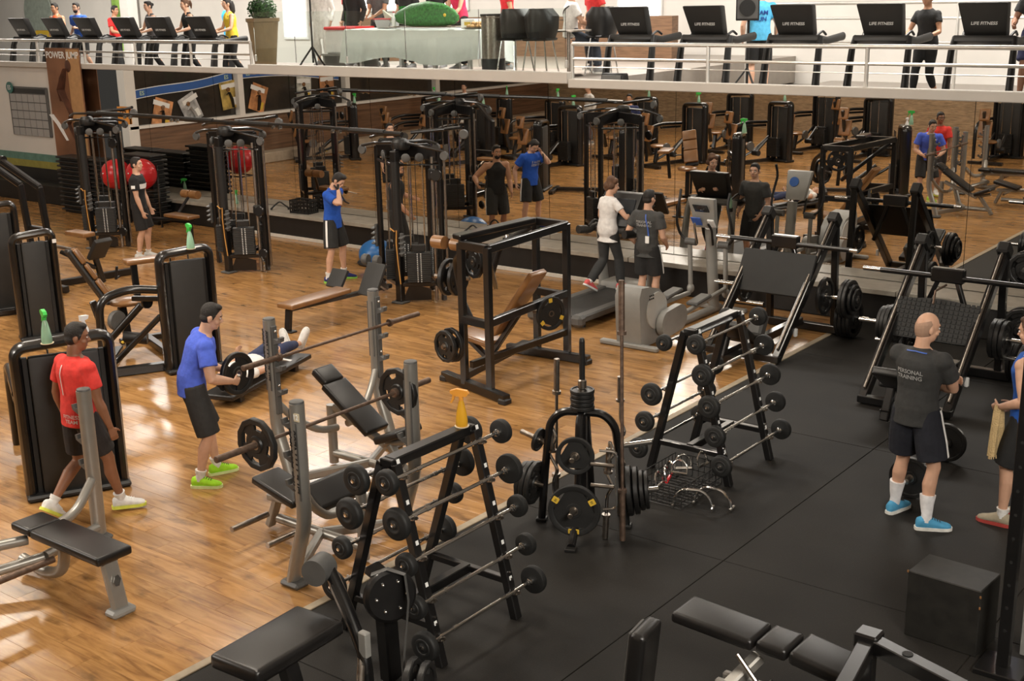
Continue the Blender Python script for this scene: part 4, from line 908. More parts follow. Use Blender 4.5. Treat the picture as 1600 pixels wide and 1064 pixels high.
# ================= treadmills =================
def treadmill(label, x, y, rz, grey=True, z=0, group=None):
    """front (console) towards local +y"""
    t = thing('treadmill', label, 'treadmill', (x, y, z), rz, group); A = GRYP if grey else BLKM
    MB().box((0, -.1, .15), (.56, 1.75, .04), bev=.008).build('running_belt', mat('running_belt', (.02, .02, .019), .7, var=.2) if 'running_belt' not in bpy.data.materials else bpy.data.materials['running_belt'], t)
    for sx in (-1, 1): MB().box((sx * .36, -.1, .14), (.16, 1.8, .1), bev=.02).build('side_rail', GRYD if grey else BLKM, t)
    MB().cyl((-.3, -.98, .12), (.3, -.98, .12), .055, n=14).build('rear_roller', BLKM, t)
    for sx in (-1, 1): MB().box((sx * .36, -1.0, .12), (.18, .16, .16), bev=.04).build('end_cap', GRYD if grey else BLKM, t)
    MB().box((0, .84, .16), (.8, .4, .22), bev=.06, seg=2).build('motor_cover', A, t)
    for sx in (-1, 1):
        MB().loft([(V((sx * .41, .78, .08)), (.05, 0, 0), (0, .13, 0)), (V((sx * .41, .74, .5)), (.045, 0, 0), (0, .09, 0)), (V((sx * .40, .66, .95)), (.04, 0, 0), (0, .07, 0)), (V((sx * .38, .58, 1.12)), (.04, 0, 0), (0, .07, .02))], 16).build('upright', A, t)
        MB().loft([(V((sx * .38, .62, 1.1)), (.04, 0, 0), (0, 0, .05)), (V((sx * .38, .36, 1.06)), (.04, 0, 0), (0, 0, .055)), (V((sx * .38, .08 if grey else -.2, 1.1)), (.045, 0, 0), (0, 0, .06))], 12).build('handrail', BLKM, t)
    MB().box((0, .56, 1.08), (.78, .22, .09), rot=(18, 0, 0), bev=.03, seg=2).build('dashboard', BLKM if not grey else GRYD, t)
    c = MB().hexa([V((a, .5 + b * .08 + cz_ * .5, 1.13 + cz_)) for cz_ in (0, .44) for a, b in ((-.27 - cz_ * .12, 1), (.27 + cz_ * .12, 1), (.27 + cz_ * .12, -1), (-.27 - cz_ * .12, -1))][::1], bev=.03, seg=2).build('console', BLKM, t)
    MB().box((0, .527, 1.36), (.5, .015, .3), rot=(-26, 0, 0), bev=.004).build('screen', mat('dark_screen', (.02, .025, .03), .12, var=.1) if 'dark_screen' not in bpy.data.materials else bpy.data.materials['dark_screen'], c)
    for sx in (-1, 1): MB().tube([(sx * .3, .56, 1.12), (sx * .33, .4, 1.2), (sx * .3, .22, 1.14)], .018, 8, rnd=.06).build('grip_bar', BLKM, t)
    for sx in (-1, 1):
        for yy in (-.85, .8): MB().cyl((sx * .34, yy, 0), (sx * .34, yy, .12), .03, n=10).build('levelling_foot', BLKM, t)
    text('LIFE FITNESS', .062, (0, .674, 1.3), (-1, 0, 0), (0, .5, 1), PRG, c, shear=.25) if not grey else None
    return t
tm = treadmill('grey treadmill the woman in the white top walks on', -9.48, 14.1, 0, True)
MB().box((-.25, .52, 1.26), (.12, .012, .03), rot=(-13, 0, 0)).build('red_display', mat('red_display', (.6, .06, .03), .4, emit=.6), tm)
# ================= elliptical trainer =================
t = thing('elliptical_trainer', 'grey elliptical trainer with a round flywheel cover near the mirror', 'elliptical', (-8.09, 12.75, 0))
hs = [(-.02, .02), (.55, .02), (.58, .35), (.52, .58), (.4, .7), (.18, .76), (-.02, .78), (-.07, .66), (-.05, .3)]
MB().prism(hs, .36, (0, 0, 0), (0, 1, 0), (0, 0, 1)).build('flywheel_housing', GRYP, t)
_h = MB().lathe([(.004, 0), (.21, 0), (.235, .012), (.235, .03), (.004, .03)], (.17, .32, .44), (1, 0, 0), n=32).build('flywheel_cover', mat('light_disc', (.5, .48, .44), .4, var=.04), t)
stuff((lambda m: m)(MB()).box((.213, .12, .62), (.006, .02, .02)).box((.213, .12, .66), (.006, .02, .02)).box((.213, .16, .62), (.006, .02, .02)).box((.213, .16, .66), (.006, .02, .02)).box((.213, .2, .62), (.006, .02, .02)).box((.213, .2, .66), (.006, .02, .02)).build('vent', BLKM, t))
for sx, dy in ((1, 0), (-1, .12)):
    pts = [(cos(a) * .17 * (1 if abs(cos(a)) < .9 else 1) + (.28 if cos(a) > 0 else 0), sin(a) * .17) for a in [2 * pi * i / 24 for i in range(24)]]
    MB().prism(pts, .09, (sx * .27, .42 + dy, .26), (0, 1, .08), (0, -.08, 1)).build('crank_cover', GRYP, t)
    MB().beam((sx * .27, .7 + dy, .28), (sx * .27, 1.95, .34 + .06 * sx), .05, .06, .012).build('pedal_link', GRYP, t)
    MB().hexa([V((sx * .25 + a * .085, 1.28 + dy + b * .2, .36 + c + (.04 if b > 0 else 0))) for c in (-.02, .03) for a, b in ((-1, -1), (1, -1), (1, 1), (-1, 1))], bev=.015).build('pedal', GRYD, t)
    MB().cyl((sx * .17, 1.93, 1.0), (sx * .33, 1.93, 1.0), .05, n=16).build('pivot', GRYD, t)
    MB().cyl((sx * .27, 1.93, 1.0), (sx * .27, 1.97, .36), .032, n=12).build('swing_arm', GRYP, t)
    MB().ell((sx * .27, 1.97, .34), (.05, .06, .07)).build('arm_joint', GRYP, t)
    MB().tube([(sx * .29, 1.93, 1.0), (sx * .4, 1.9, 1.08), (sx * .42, 1.8, 1.3), (sx * .36, 1.78, 1.55), (sx * .37, 1.84, 1.72)], .019, 10, rnd=.12).build('moving_handle', BLKM, t)
    MB().tube([(sx * .12, 1.86, 1.0), (sx * .13, 1.8, 1.22), (sx * .1, 1.75, 1.3)], .017, 8, rnd=.05).build('fixed_handle', BLKM if sx > 0 else CHR, t)
MB().tube([(0, 2.15, .06), (0, 2.0, 1.2)], .075, 16).build('post', GRYP, t)
MB().hexa([V((a * w_, 1.9 + zz * -.35 + b * .05, 1.22 + zz)) for zz, w_ in ((0, .15), (.42, .2)) for a, b in ((-1, -1), (1, -1), (1, 1), (-1, 1))], bev=.025, seg=2).build('console', GRYP, t)
MB().box((0, 1.735, 1.5), (.22, .012, .14), rot=(40, 0, 0), bev=.003).build('display', bpy.data.materials['dark_screen'], t)
MB().lathe([(.004, 0), (.075, 0), (.075, .006), (.004, .006)], (-.05, 1.865, 1.48), (0, 1, .35), n=24).build('round_sticker', bpy.data.materials['blue_film'], t)
_b = MB().box((-.1, 1.81, 1.3), (.14, .012, .17), rot=(38, 0, 0)).build('blue_notice', mat('blue_notice', (.05, .12, .45), .5, var=.05), t)
MB().box((.12, 1.81, 1.3), (.1, .03, .14), rot=(38, 0, 0), bev=.01).build('bottle_holder', WHP, t)
MB().tube([(0, .3, .05), (0, 2.3, .05)], .055, 12).build('spine', GRYP, t)
for y, w in ((-.02, .42), (2.3, .42)): MB().beam((-w, y, .035), (w, y, .035), .09, .06, .015).build('foot_bar', GRYP, t)
# ================= sled leg presses =================
def leg_press(label, x, y, woven):
    t = thing('leg_press_machine', label, 'leg press', (x, y, 0))
    for sx in (-1, 1):
        MB().beam((sx * .45, -.35, .05), (sx * .45, 1.2, 1.5), .09, .11, .008).build('guide_frame', BLK, t)
        MB().cyl((sx * .45, -.32, .17), (sx * .45, 1.12, 1.52), .017, n=12).build('guide_rod', STL, t)
        MB().beam((sx * .45, 1.2, 1.5), (sx * .45, 1.3, .05), .08, .08, .008).build('rear_post', BLK, t)
        MB().box((sx * .45, 1.16, 1.5), (.14, .14, .18), rot=(45, 0, 0), bev=.02).build('stop_block', BLKM, t)
        MB().cyl((sx * .5, .75, .62), (sx * .98, .75, .62), .025, n=12).build('sled_peg', CHR, t)
        MB().cyl((sx * .5, 1.2, .28), (sx * .95, 1.2, .28), .025, n=12).build('storage_peg', CHR, t)
        MB().box((sx * .5, .05, .3), (.04, .05, .1), bev=.008).build('caution_label', PRW, t)
    MB().beam((-.45, 1.28, .06), (.6, 1.28, .06), .1, .1, .008).build('rear_base', BLK, t)
    MB().beam((-.5, -.35, .06), (.5, -.35, .06), .1, .08, .008).build('front_base', BLK, t)
    if woven:
        s = MB(); n = 10
        for i in range(n):
            x0 = -.45 + .9 * i / n; x1 = x0 + .9 / n; c0 = .06 * (1 - (2 * i / n - 1) ** 2); c1 = .06 * (1 - (2 * (i + 1) / n - 1) ** 2)
            U = V((0, .5, .87)); o = V((0, .42, .8))
            a = [o + V((x0, 0, 0)) - U * .22, o + V((x1, 0, 0)) - U * .22, o + V((x1, 0, 0)) + U * (.19 + c1), o + V((x0, 0, 0)) + U * (.19 + c0)]
            s.hexa([p - V((0, .87, -.5)) * .02 for p in a] + [p + V((0, .87, -.5)) * .02 for p in a])
        sp = s.build('sled_plate', RUB, t, 40); r = MB()
        for i in range(17):
            for j in range(9):
                r.box(V((-.42 + i * .0525, .42, .8)) + V((0, .5, .87)) * (-.19 + j * .05) + V((0, -.87, .5)) * .022, (.036, .036, .012), rot=(60, 0, 0))
        stuff(r.build('tread_studs', RUB, sp))
        MB().tube([(-.02, .38, 1.0), (-.04, .48, 1.12), (.0, .7, 1.15)], .012, 8).build('latch_bar', RST, t)
    else:
        MB().box((0, .47, .9), (.98, .03, .56), rot=(-30, 0, 0), bev=.01).build('sled_plate', RUB, t)
    MB().cyl((-.75, .72, 1.23), (.85, .72, 1.23), .03, n=14).build('cross_bar', BLK, t)
    for a, b in ((-.95, -.5), (.5, .95)): MB().cyl((a, .72, 1.23), (b, .72, 1.23), .026, n=14).build('bar_sleeve', CHR, t)
    MB().box((0, .74, 1.25), (.36, .1, .16), bev=.015).build('sled_block', BLK, t)
    for sx in (-1, 1): MB().beam((sx * .1, .74, 1.2), (sx * .32, .7, .62), .05, .05, .006).build('sled_brace', BLK, t)
    MB().pad((.03, -.62, .4), (.4, .09, .62), rot=(58, 0, 0), bev=.03).build('backrest', VIN, t)
    MB().pad((0, -.32, .26), (.46, .42, .09), rot=(-18, 0, 0), bev=.03).build('seat', VIN, t)
    MB().box((.02, .0, .34), (.2, .16, .3), rot=(-30, 0, 0), bev=.03).build('carriage_box', GRYD, t)
    MB().beam((0, -.9, .12), (0, 1.25, .12), .1, .1, .008).build('spine', BLK, t)
    MB().beam((0, -.9, .05), (0, -.75, .36), .08, .08, .008).build('rear_strut', BLK, t)
    return t
leg_press('black sled leg press with a plain foot plate behind the farther barbell rack', -6.72, 13.45, False)
leg_press('black sled leg press with a curved studded foot plate behind the trainer', -4.4, 12.62, True)
def stack(nm, grp, x, y, z, d, specs, kinds=('poly', 'slot')):
    o = 0
    for i, (r, th) in enumerate(specs):
        plate('iron plate %s, %s' % (nm, ['closest to the frame', 'second from the frame', 'third from the frame', 'fourth from the frame', 'fifth from the frame'][i]), (x + d * (o + th / 2), y, z), (d, 0, 0), r, th, kinds[i % 2], grp, i * 17); o += th + .004
stack('on the right sled peg of the plain leg press', 'plates on the plain leg press', -6.2, 14.2, .62, 1, [(.24, .05)])
stack('at the right end of the plain leg press peg', 'plates on the plain leg press', -5.92, 14.2, .62, 1, [(.245, .05), (.24, .045), (.19, .04), (.14, .03)])
stack('on the low storage peg of the plain leg press', 'plates stored on the plain leg press', -6.14, 14.65, .26, 1, [(.25, .05), (.25, .05), (.25, .045), (.245, .045)])
stack('on the left sled peg of the plain leg press', 'plates on the plain leg press', -7.24, 14.2, .62, -1, [(.22, .05)])
stack('on the left sled peg of the studded leg press', 'plates on the studded leg press', -4.92, 13.37, .62, -1, [(.22, .05), (.22, .05), (.21, .045), (.19, .04)])
stack('on the right sled peg of the studded leg press', 'plates on the studded leg press', -3.88, 13.37, .62, 1, [(.22, .05), (.22, .05), (.21, .045)])
stack('on the low right peg of the studded press', 'plates stored on the studded leg press', -3.8, 13.82, .28, 1, [(.22, .05), (.22, .05)])
stack('on the low left peg of the studded press', 'plates stored on the studded leg press', -4.95, 13.82, .28, -1, [(.22, .05), (.22, .05)])
# ================= selectorised machines on the left =================
def shroud(t, w=.72, h=1.47, d=.2, y=0, sticker=False):
    """rounded tower frame with a recessed panel facing local -y"""
    MB().tube([(-w / 2, y, .02), (-w / 2, y, h - .04), (w / 2, y, h), (w / 2, y, .02)], .05, 12, rnd=.1, sy=d / .1).build('tower_frame', BLK, t)
    MB().box((.0, y - d * .22, h * .47), (w - .2, d * .5, h * .9), bev=.03, seg=2).build('shroud_panel', SHR, t)
    for sx in (-1, 1): MB().box((sx * (w / 2 - .075), y, h * .47), (.05, d * .3, h * .88), bev=.006).build('side_channel', BLKM, t)
    MB().box((0, y, .03), (w + .1, d + .1, .06), bev=.02).build('tower_base', BLKM, t)
    if sticker: MB().box((w / 2 + .01, y - d * .52, h - .12), (.05, .004, .05)).build('white_sticker', PRW, t)
def seated_machine(label, x, y, rz, pad=True, arms=True, w=.72, h=1.47, sticker=False, group=None, arm2=True, seat='back'):
    t = thing('weight_machine', label, 'weight machine', (x, y, 0), rz, group)
    shroud(t, w, h, sticker=sticker)
    ws = MB()
    for k in range(14): ws.box((0, .2, .16 + k * .034), (.34, .14, .03), bev=.004)
    stuff(ws.build('weight_stack', BLKM, t))
    for q in (-.11, .11): MB().cyl((q, .2, .1), (q, .2, h - .1), .012, n=8).build('guide_rod', CHR, t)
    MB().beam((-.1, .1, .06), (-.1, 1.65, .06), .1, .08, .01).build('base_rail', BLK, t)
    MB().beam((-.45, 1.6, .05), (.4, 1.6, .05), .1, .07, .01).build('base_foot', BLK, t)
    if seat == 'back':
        MB().ell((-.1, 1.2, .52), (.22, .24, .05), n=20).build('seat', BRN, t)
        MB().beam((-.1, 1.2, .48), (-.1, 1.3, .1), .09, .09, .01).build('seat_post', BLK, t)
        MB().pad((-.1, 1.56, .86), (.32, .07, .4), rot=(14, 0, 0), bev=.03).build('backrest', BRN, t)
        MB().pad((-.1, 1.66, 1.22), (.26, .075, .3), rot=(14, 0, 0), bev=.03).build('headrest', BRN, t)
        MB().beam((-.1, 1.46, .3), (-.1, 1.72, 1.3), .07, .08, .008).build('back_frame', BLK, t)
    elif seat == 'side':
        MB().ell((-.42, 1.12, .68), (.24, .21, .055), n=22).build('seat', BRN, t)
        MB().beam((-.5, 1.12, .62), (-.45, 1.12, .1), .1, .09, .01).build('seat_post', BLK, t)
        dv = V((-.34, .12, .64)).normalized(); c0 = V((-.66, 1.08, .78))
        for i, (f0, f1, th) in enumerate(((0, .27, .075), (.28, .5, .06), (.51, .72, .075))): MB().beam(c0 + dv * f0, c0 + dv * f1, .3, th, .025, up=(.9, 0, .4), seg=3).build('backrest', BRN, t)
        MB().beam(c0 + dv * -.1 + V((-.07, 0, 0)), c0 + dv * .72 + V((-.07, 0, 0)), .28, .06, .02, up=(.9, 0, .4)).build('back_shell', BLKM, t)
        MB().beam((-.85, 1.1, .75), (-.7, 1.1, .1), .07, .08, .01).build('back_frame', BLK, t)
        MB().tube([(-1.0, .28, .03), (-.98, .24, .95), (-.6, .3, 1.02), (-.2, .12, .98)], .05, 14, rnd=.16).build('side_frame', BLK, t)
        MB().beam((-.58, .3, .9), (-.2, .1, .88), .06, .06, .012).build('side_rail', BLK, t)
        MB().tube([(-.95, .36, .06), (-.8, .5, .1), (-.32, .1, .68)], .036, 12, rnd=.12).build('lower_brace', BLK, t)
        MB().beam((-1.05, .26, .05), (-.1, .12, .05), .12, .1, .012).build('base_rail', BLK, t)
        MB().beam((-1.0, .3, .05), (-.55, 1.25, .05), .1, .09, .012).build('base_rail', BLK, t)
        MB().cyl((-.74, .86, .3), (-.38, .66, .72), .045, n=14).build('leg_lever', BLK, t)
        MB().cyl((-.62, .72, .34), (-.36, .6, .3), .07, n=18).build('leg_roller', BLKM, t)
        MB().lathe([(.004, -.035), (.12, -.035), (.13, 0), (.12, .035), (.004, .035)], (-.62, .95, .5), (.5, -1, 0), n=24).build('cam', GRYD, t)
        MB().tube([(-.42, 1.4, .95), (-.5, 1.25, .96), (-.48, 1.22, 1.12)], .016, 8).build('hand_grip', BLKM, t)
        MB().box((-.66, .62, .3), (.03, .04, .03), bev=.008).build('yellow_pin', YEL, t)
        MB().lathe([(.004, -.02), (.07, -.02), (.075, 0), (.07, .02), (.004, .02)], (-.4, .32, .82), (.3, -1, 0), n=18).build('pulley', BLK, t)
    if pad:
        MB().pad((.0, 1.5, 1.1), (.62, .24, .06), bev=.02).build('arm_pad', BRN, t); MB().beam((-.2, 1.5, 1.06), (-.2, 1.45, .5), .08, .06, .008).build('pad_post', BLK, t); MB().pad((.2, .45, .7), (.3, .2, .7), bev=.06).build('front_shroud', BLKM, t)
    if arms:
        MB().tube([(-.42, .05, .98), (-.42, .8, 1.02), (-.42, 1.25, .92), (-.42, 1.3, .1)], .04, 12, rnd=.2).build('side_frame', BLK, t)
        MB().beam((-.42, .1, .9), (-.42, .8, .92), .06, .06, .01).build('side_rail', BLK, t)
    if arm2:
        MB().tube([(-.3, .1, .62), (-.3, .6, .3), (-.3, 1.1, .12)], .032, 10, rnd=.1).build('lower_brace', BLK, t)
        MB().cyl((.1, .55, .62), (.1, .95, .3), .045, n=14).build('leg_lever', BLK, t)
        MB().cyl((.02, .92, .3), (.22, .92, .3), .07, n=18).build('leg_roller', BLKM, t)
        MB().lathe([(.004, -.03), (.11, -.03), (.12, 0), (.11, .03), (.004, .03)], (.12, 1.12, .48), (1, 0, 0), n=22).build('cam', GRYD, t)
        MB().tube([(-.34, 1.28, .62), (-.38, 1.0, .66), (-.36, .95, .84)], .016, 8).build('hand_grip', BLKM, t)
        MB().box((-.2, .75, .22), (.03, .04, .03), bev=.008).build('yellow_pin', YEL, t)
    return t
seated_machine('black seated leg machine with brown backrest, its tower topped by a green spray bottle', -11.98, 9.06, 70, True, False, w=.6, arm2=False, seat='side')
seated_machine('black machine tower in the left foreground in front of the man in red', -9.72, 5.95, 63, False, True, .8, 1.44, seat='no')
seated_machine('black machine tower at the left edge with a white sticker on its corner', -14.85, 8.85, 66, False, False, .5, 1.42, True, seat='no', arm2=False)
seated_machine('tallest black machine tower cut by the left picture edge', -16.75, 9.35, 68, False, False, .7, 1.55, seat='no', arm2=False)
spray_bottle('green spray bottle on the tower of the seated leg machine', (-11.86, 9.08, 1.485), BOT, GRN, 160, 1.1)
spray_bottle('green spray bottle on the left foreground tower, near the man in red', (-9.66, 5.78, 1.445), BOT, GRN, 160, 1.1)
spray_bottle('green spray bottle standing on the ledge under the mirror at the left', (-21.3, 15.72, .47), BOT, GRN, 120)
spray_bottle('green spray bottle on the ledge behind the middle cable tower', (-19.0, 15.72, .47), BOT, GRN, 120)
t = thing('spray_bottle', 'clear spray bottle with white trigger on the left foreground tower behind the man in red', 'bottle', (-9.62, 6.13, 1.4), 100, 'spray bottles')
MB().lathe([(.003, .0), (.04, 0), (.04, .1), (.02, .15), (.014, .18), (.003, .18)], n=18).build('bottle', WHP, t); MB().prism([(-.03, .18), (.04, .19), (.05, .22), (-.03, .23)], .04).build('spray_head', WHP, t).rotation_euler = (RAD(90), 0, 0)
# tall machine with two bent arms
t = thing('lever_machine', 'tall black machine with two bent arms at the left, below the wall planner', 'weight machine', (0, 0, 0))
for dx in (0, .52):
    MB().path([(-18.35 + dx, 10.3, 2.0), (-17.75 + dx, 10.5, 1.62), (-17.7 + dx, 10.55, .3)], .1, .09, .02).build('bent_arm', BLK, t)
MB().tube([(-18.45, 10.28, 2.02), (-17.8, 10.32, 2.03)], .05, 12).build('top_bar', BLK, t)
MB().beam((-17.7, 10.55, .95), (-17.18, 10.55, .95), .08, .08, .01).build('cross_bar', BLK, t)
MB().beam((-17.9, 10.55, .06), (-16.9, 10.55, .06), .1, .1, .01).build('base', BLK, t); MB().beam((-17.45, 10.55, .06), (-17.2, 12.0, .06), .1, .1, .01).build('base_rail', BLK, t)
MB().pad((-16.75, 11.1, .62), (.4, .3, .08), rot=(0, -50, 0), bev=.02).build('chest_pad', SHR, t); MB().beam((-17.2, 10.7, .6), (-16.9, 11.1, .3), .06, .06, .01).build('pad_arm', BLK, t)
MB().beam((-16.9, 11.1, .5), (-16.9, 11.2, .05), .08, .08, .01).build('pad_post', BLK, t)
MB().pad((-17.0, 10.95, .86), (.5, .22, .07), bev=.02).build('arm_pad', BRN, t)
for dx in (-17.5, -17.3): MB().cyl((dx, 10.5, .75), (dx + .1, 10.9, .6), .025, n=10).build('lever', STL, t)
# aerobic step stacks and balls near the mirror
def steps(n0, x, y, n, w, lab, grp):
    for k in range(n):
        t = thing('step_platform', lab % (['lowest', 'second', 'third', 'fourth', 'fifth', 'sixth', 'seventh', 'eighth', 'ninth', 'tenth', 'eleventh', 'twelfth', 'thirteenth', 'fourteenth', 'fifteenth'][k]), 'step platform', (x + .012 * sin(k * 2.1), y + .01 * cos(k * 3), k * .092), 0, grp)
        MB().box((0, 0, .07), (w, .4, .04), bev=.012).build('deck', BLKM, t)
        MB().box((0, 0, .025), (w - .12, .3, .05), bev=.01).build('underside', RUB, t)
steps(0, -23.35, 15.2, 13, 1.05, 'black aerobic step, %s of the stack below the banner', 'steps below the banner')
steps(1, -22.2, 15.22, 13, 1.05, 'black aerobic step, %s of the stack behind the left cable tower', 'steps behind the left cable tower')
steps(2, -21.1, 15.22, 15, .95, 'black aerobic step, %s of the stack beside the red ball', 'steps beside the red ball')
for x, z, l in ((-21.45, 1.0, 'red exercise ball held behind the left cable tower'), (-20.62, 1.06, "red exercise ball behind the head of the man in black")):
    t = thing('exercise_ball', l, 'ball', (x, 14.78, z), 0, 'red exercise balls'); MB().ell((0, 0, 0), .3, n=28, k=18).build('ball', RED, t)
    for q in (-.12, .12): MB().lathe([(math.sqrt(.09 - q * q) - .004, q - .008), (math.sqrt(.09 - q * q) + .004, q), (math.sqrt(.09 - q * q) - .004, q + .008), (math.sqrt(.09 - q * q) - .004, q - .008)], n=32).build('rib', RED, t)
    MB().lathe([(.004, 0), (.014, 0), (.014, .012), (.004, .012)], (0, -.296, .05), (0, -1, .15), n=12).build('valve', PRW, t)
t = thing('ball_rack', 'thin black rack that holds the red exercise balls', 'rack', (0, 0, 0))
for x in (-21.95, -21.4, -20.4): MB().beam((x, 14.98, 0), (x, 14.98, 1.25), .03, .03).build('post', BLK, t)
for y in (14.62, 14.95): MB().cyl((-22.0, y, .73), (-20.35, y, .73), .014, n=8).build('rail', BLK, t)
for x in (-21.95, -20.4): MB().cyl((x, 14.62, .73), (x, 14.98, .73), .014, n=8).build('rail_end', BLK, t)
# wall planner and hanging banner
t = thing('wall_planner', 'dark framed monthly planner on the white wall at the left', 'notice board', (-26.2, 15.97, 1.95))
MB().box((0, 0, 0), (1.55, .04, 1.1), bev=.015).build('frame', GRYD, t)
for i in range(6):
    for j in range(5): MB().box((-.6 + i * .24, -.024, .3 - j * .19), (.22, .006, .17)).build('day_cell', mat('planner_cell', (.36, .35, .34), .5, var=.03) if 'planner_cell' not in bpy.data.materials else bpy.data.materials['planner_cell'], t)
MB().box((.0, -.024, .46), (1.4, .006, .1)).build('heading_strip', BLKM, t)
_e = MB().lathe([(.004, 0), (.13, 0), (.13, .02), (.004, .02)], (-.66, -.03, .52), (0, -1, 0), n=20).build('round_badge', mat('teal_badge', (.05, .17, .15), .5, var=.2), t)
text('ES', .14, (-.66, -.055, .52), (1, 0, 0), (0, 0, 1), PRG, t, 'badge_letters')
t = thing('hanging_banner', 'tall brown banner reading POWER JUMP hanging from the rail', 'banner', (-24.45, 15.82, 0))
MB().box((0, 0, 2.2), (1.25, .02, 2.35)).build('cloth', mat('banner_cloth', (.22, .10, .05), .6, var=.35, vscale=1.2), t)
MB().box((.38, -.012, 2.2), (.45, .004, 2.3)).build('light_panel', mat('banner_tan', (.48, .27, .12), .6, var=.1), t)
text('POWER JUMP', .2, (0, -.016, 3.22), (1, 0, 0), (0, 0, 1), PRW, t)
f = MB(); sk = (0, -.016)
f.limb([(.1, -.02, 2.95), (.05, -.02, 2.75), (-.05, -.02, 2.5), (.05, -.02, 2.25)], [.08, .16, .17, .14], 12, .05)
f.limb([(.05, -.02, 2.3), (.2, -.02, 2.0), (.05, -.02, 1.75), (.2, -.02, 1.45)], [.14, .11, .08, .05], 12, .05)
f.limb([(-.1, -.02, 2.7), (-.25, -.02, 2.5), (-.2, -.02, 2.25)], [.07, .055, .04], 10, .05).ell((.18, -.02, 3.0), (.11, .012, .13))
f.build('printed_figure', mat('banner_figure', (.09, .035, .02), .6, var=.5, vscale=4), t)
f = MB().limb([(-.58, -.017, 1.95), (-.35, -.017, 1.75), (-.1, -.017, 1.4)], [.1, .09, .05], 10, .04); f.build('printed_sash', PRW, t)
t = thing('price_sign', 'small orange sign reading 777 on the white column', 'sign', (-22.72, 15.98, 2.0)); MB().box((0, 0, 0), (.38, .02, .36), bev=.004).build('panel', mat('orange_sign', (.75, .3, .05), .5, var=.05), t); text('777', .16, (0, -.014, .04), (1, 0, 0), (0, 0, 1), PRB, t)
# ================= foreground, bottom of the picture =================
t = thing('leg_curl_machine', 'black lever machine with a grey roller in front of the foreground rack', 'weight machine', (0, 0, 0))
MB().pad((-5.28, 4.42, .57), (.40, .74, .1), rot=(0, 0, 3), bev=.035).build('seat_pad', VIN, t)
MB().beam((-5.2, 4.4, .5), (-5.05, 4.4, .04), .1, .1, .01).build('seat_post', BLK, t)
MB().cyl((-5.42, 4.86, .815), (-5.46, 5.0, .815), .088, n=28).build('roller', GRYD, t)
MB().tube([(-5.4, 4.98, .8), (-5.2, 4.93, .6), (-5.0, 4.86, .36), (-4.97, 4.84, .1)], .042, 12, rnd=.1).build('lever', BLK, t)
MB().beam((-5.34, 4.94, .74), (-5.08, 4.88, .46), .05, .05, .012).build('lever_plate', BLK, t)
MB().beam((-5.12, 5.2, .02), (-5.05, 5.1, .8), .1, .12, .012).build('mast', BLK, t)
MB().box((-5.06, 5.08, .83), (.16, .12, .06), rot=(0, 20, 0), bev=.012).build('mast_cap', BLK, t)
MB().lathe([(.004, -.035), (.15, -.035), (.17, -.02), (.17, .02), (.15, .035), (.004, .035)], (-4.96, 5.06, .72), (.9, -.42, .12), n=30).build('cam_wheel', BLK, t)
_w = MB(); _x, _y, _d = frame((.9, -.42, .12))
for k in range(6): _w.ell(V((-4.96, 5.06, .72)) + _d * .038 + _x * cos(k * 1.047) * .1 + _y * sin(k * 1.047) * .1, .013)
stuff(_w.build('wheel_bolts', CHR, t))
MB().tube([(-5.05, 5.0, .86), (-4.97, 5.06, .898), (-4.88, 5.12, .86), (-4.84, 5.1, .7), (-4.8, 5.0, .4), (-4.77, 4.94, .15)], .026, 6, sy=.2).build('strap', GRYD, t)
MB().cyl((-4.98, 4.8, .34), (-4.84, 4.62, .16), .026, n=12).build('damper', STL, t)
MB().box((-5.0, 4.86, .46), (.07, .05, .17), bev=.008).build('adjuster_block', GRYP, t)
MB().cyl((-5.06, 4.88, .4), (-4.8, 4.6, .1), .02, n=12).build('chrome_rod', CHR, t)
MB().beam((-5.3, 4.3, .05), (-4.7, 5.0, .05), .1, .1, .01).build('base', BLK, t)
MB().cyl((-4.9, 4.72, .26), (-4.4, 4.98, .27), .022, n=12).build('plate_peg', STL, t)
plate('plate loaded low on the roller machine at the bottom edge, nearest', (-4.62, 4.87, .27), (1, .5, .05), .2, .045, 'poly', None); plate('second plate on the low peg of the roller machine at the bottom edge', (-4.55, 4.91, .27), (1, .5, .05), .18, .045, 'poly')
# adjustable bench bottom right
t = thing('adjustable_bench', 'black padded adjustable bench lying flat at the bottom right', 'weight bench', (0, 0, 0))
MB().pad((-3.32, 6.3, .5), (.56, .29, .08), rot=(0, 3, 0), bev=.03).build('backrest', VIN, t)
MB().pad((-2.92, 6.3, .49), (.2, .27, .08), rot=(0, 2, 0), bev=.03).build('lumbar_pad', VIN, t)
MB().pad((-2.6, 6.3, .47), (.4, .3, .09), rot=(0, 8, 0), bev=.03).build('seat', VIN, t)
MB().beam((-3.2, 6.05, .14), (-3.05, 6.3, .36), .09, .07, .012).build('support', SIL, t)
MB().beam((-3.4, 5.75, .06), (-3.2, 6.5, .06), .1, .07, .015).build('base_foot', SIL, t)
for y in (6.12, 6.22): MB().beam((-3.25, y, .2), (-2.5, y, .22), .05, .06, .012).build('side_tube', SIL, t)
MB().cyl((-3.12, 6.14, .42), (-2.95, 6.12, .26), .016, n=10).build('gas_strut', STL, t)
b = MB().box((-2.8, 6.09, .24), (.5, .025, .1), bev=.012).build('side_plate', GRYD, t); text('LIFE FITNESS', .05, (-2.8, 6.074, .25), (1, 0, 0), (0, 0, 1), PRB, b, shear=.3)
for x, z in ((-2.98, .3), (-2.86, .35)): MB().lathe([(.004, 0), (.016, 0), (.016, .01), (.004, .01)], (x, 6.078, z), (0, -1, 0), n=12).build('bolt', CHR, t)
for x in (-2.44, -2.4): MB().cyl((x, 6.13, .47), (x, 6.06, .47), .022, n=12).build('knob', WHP, t)
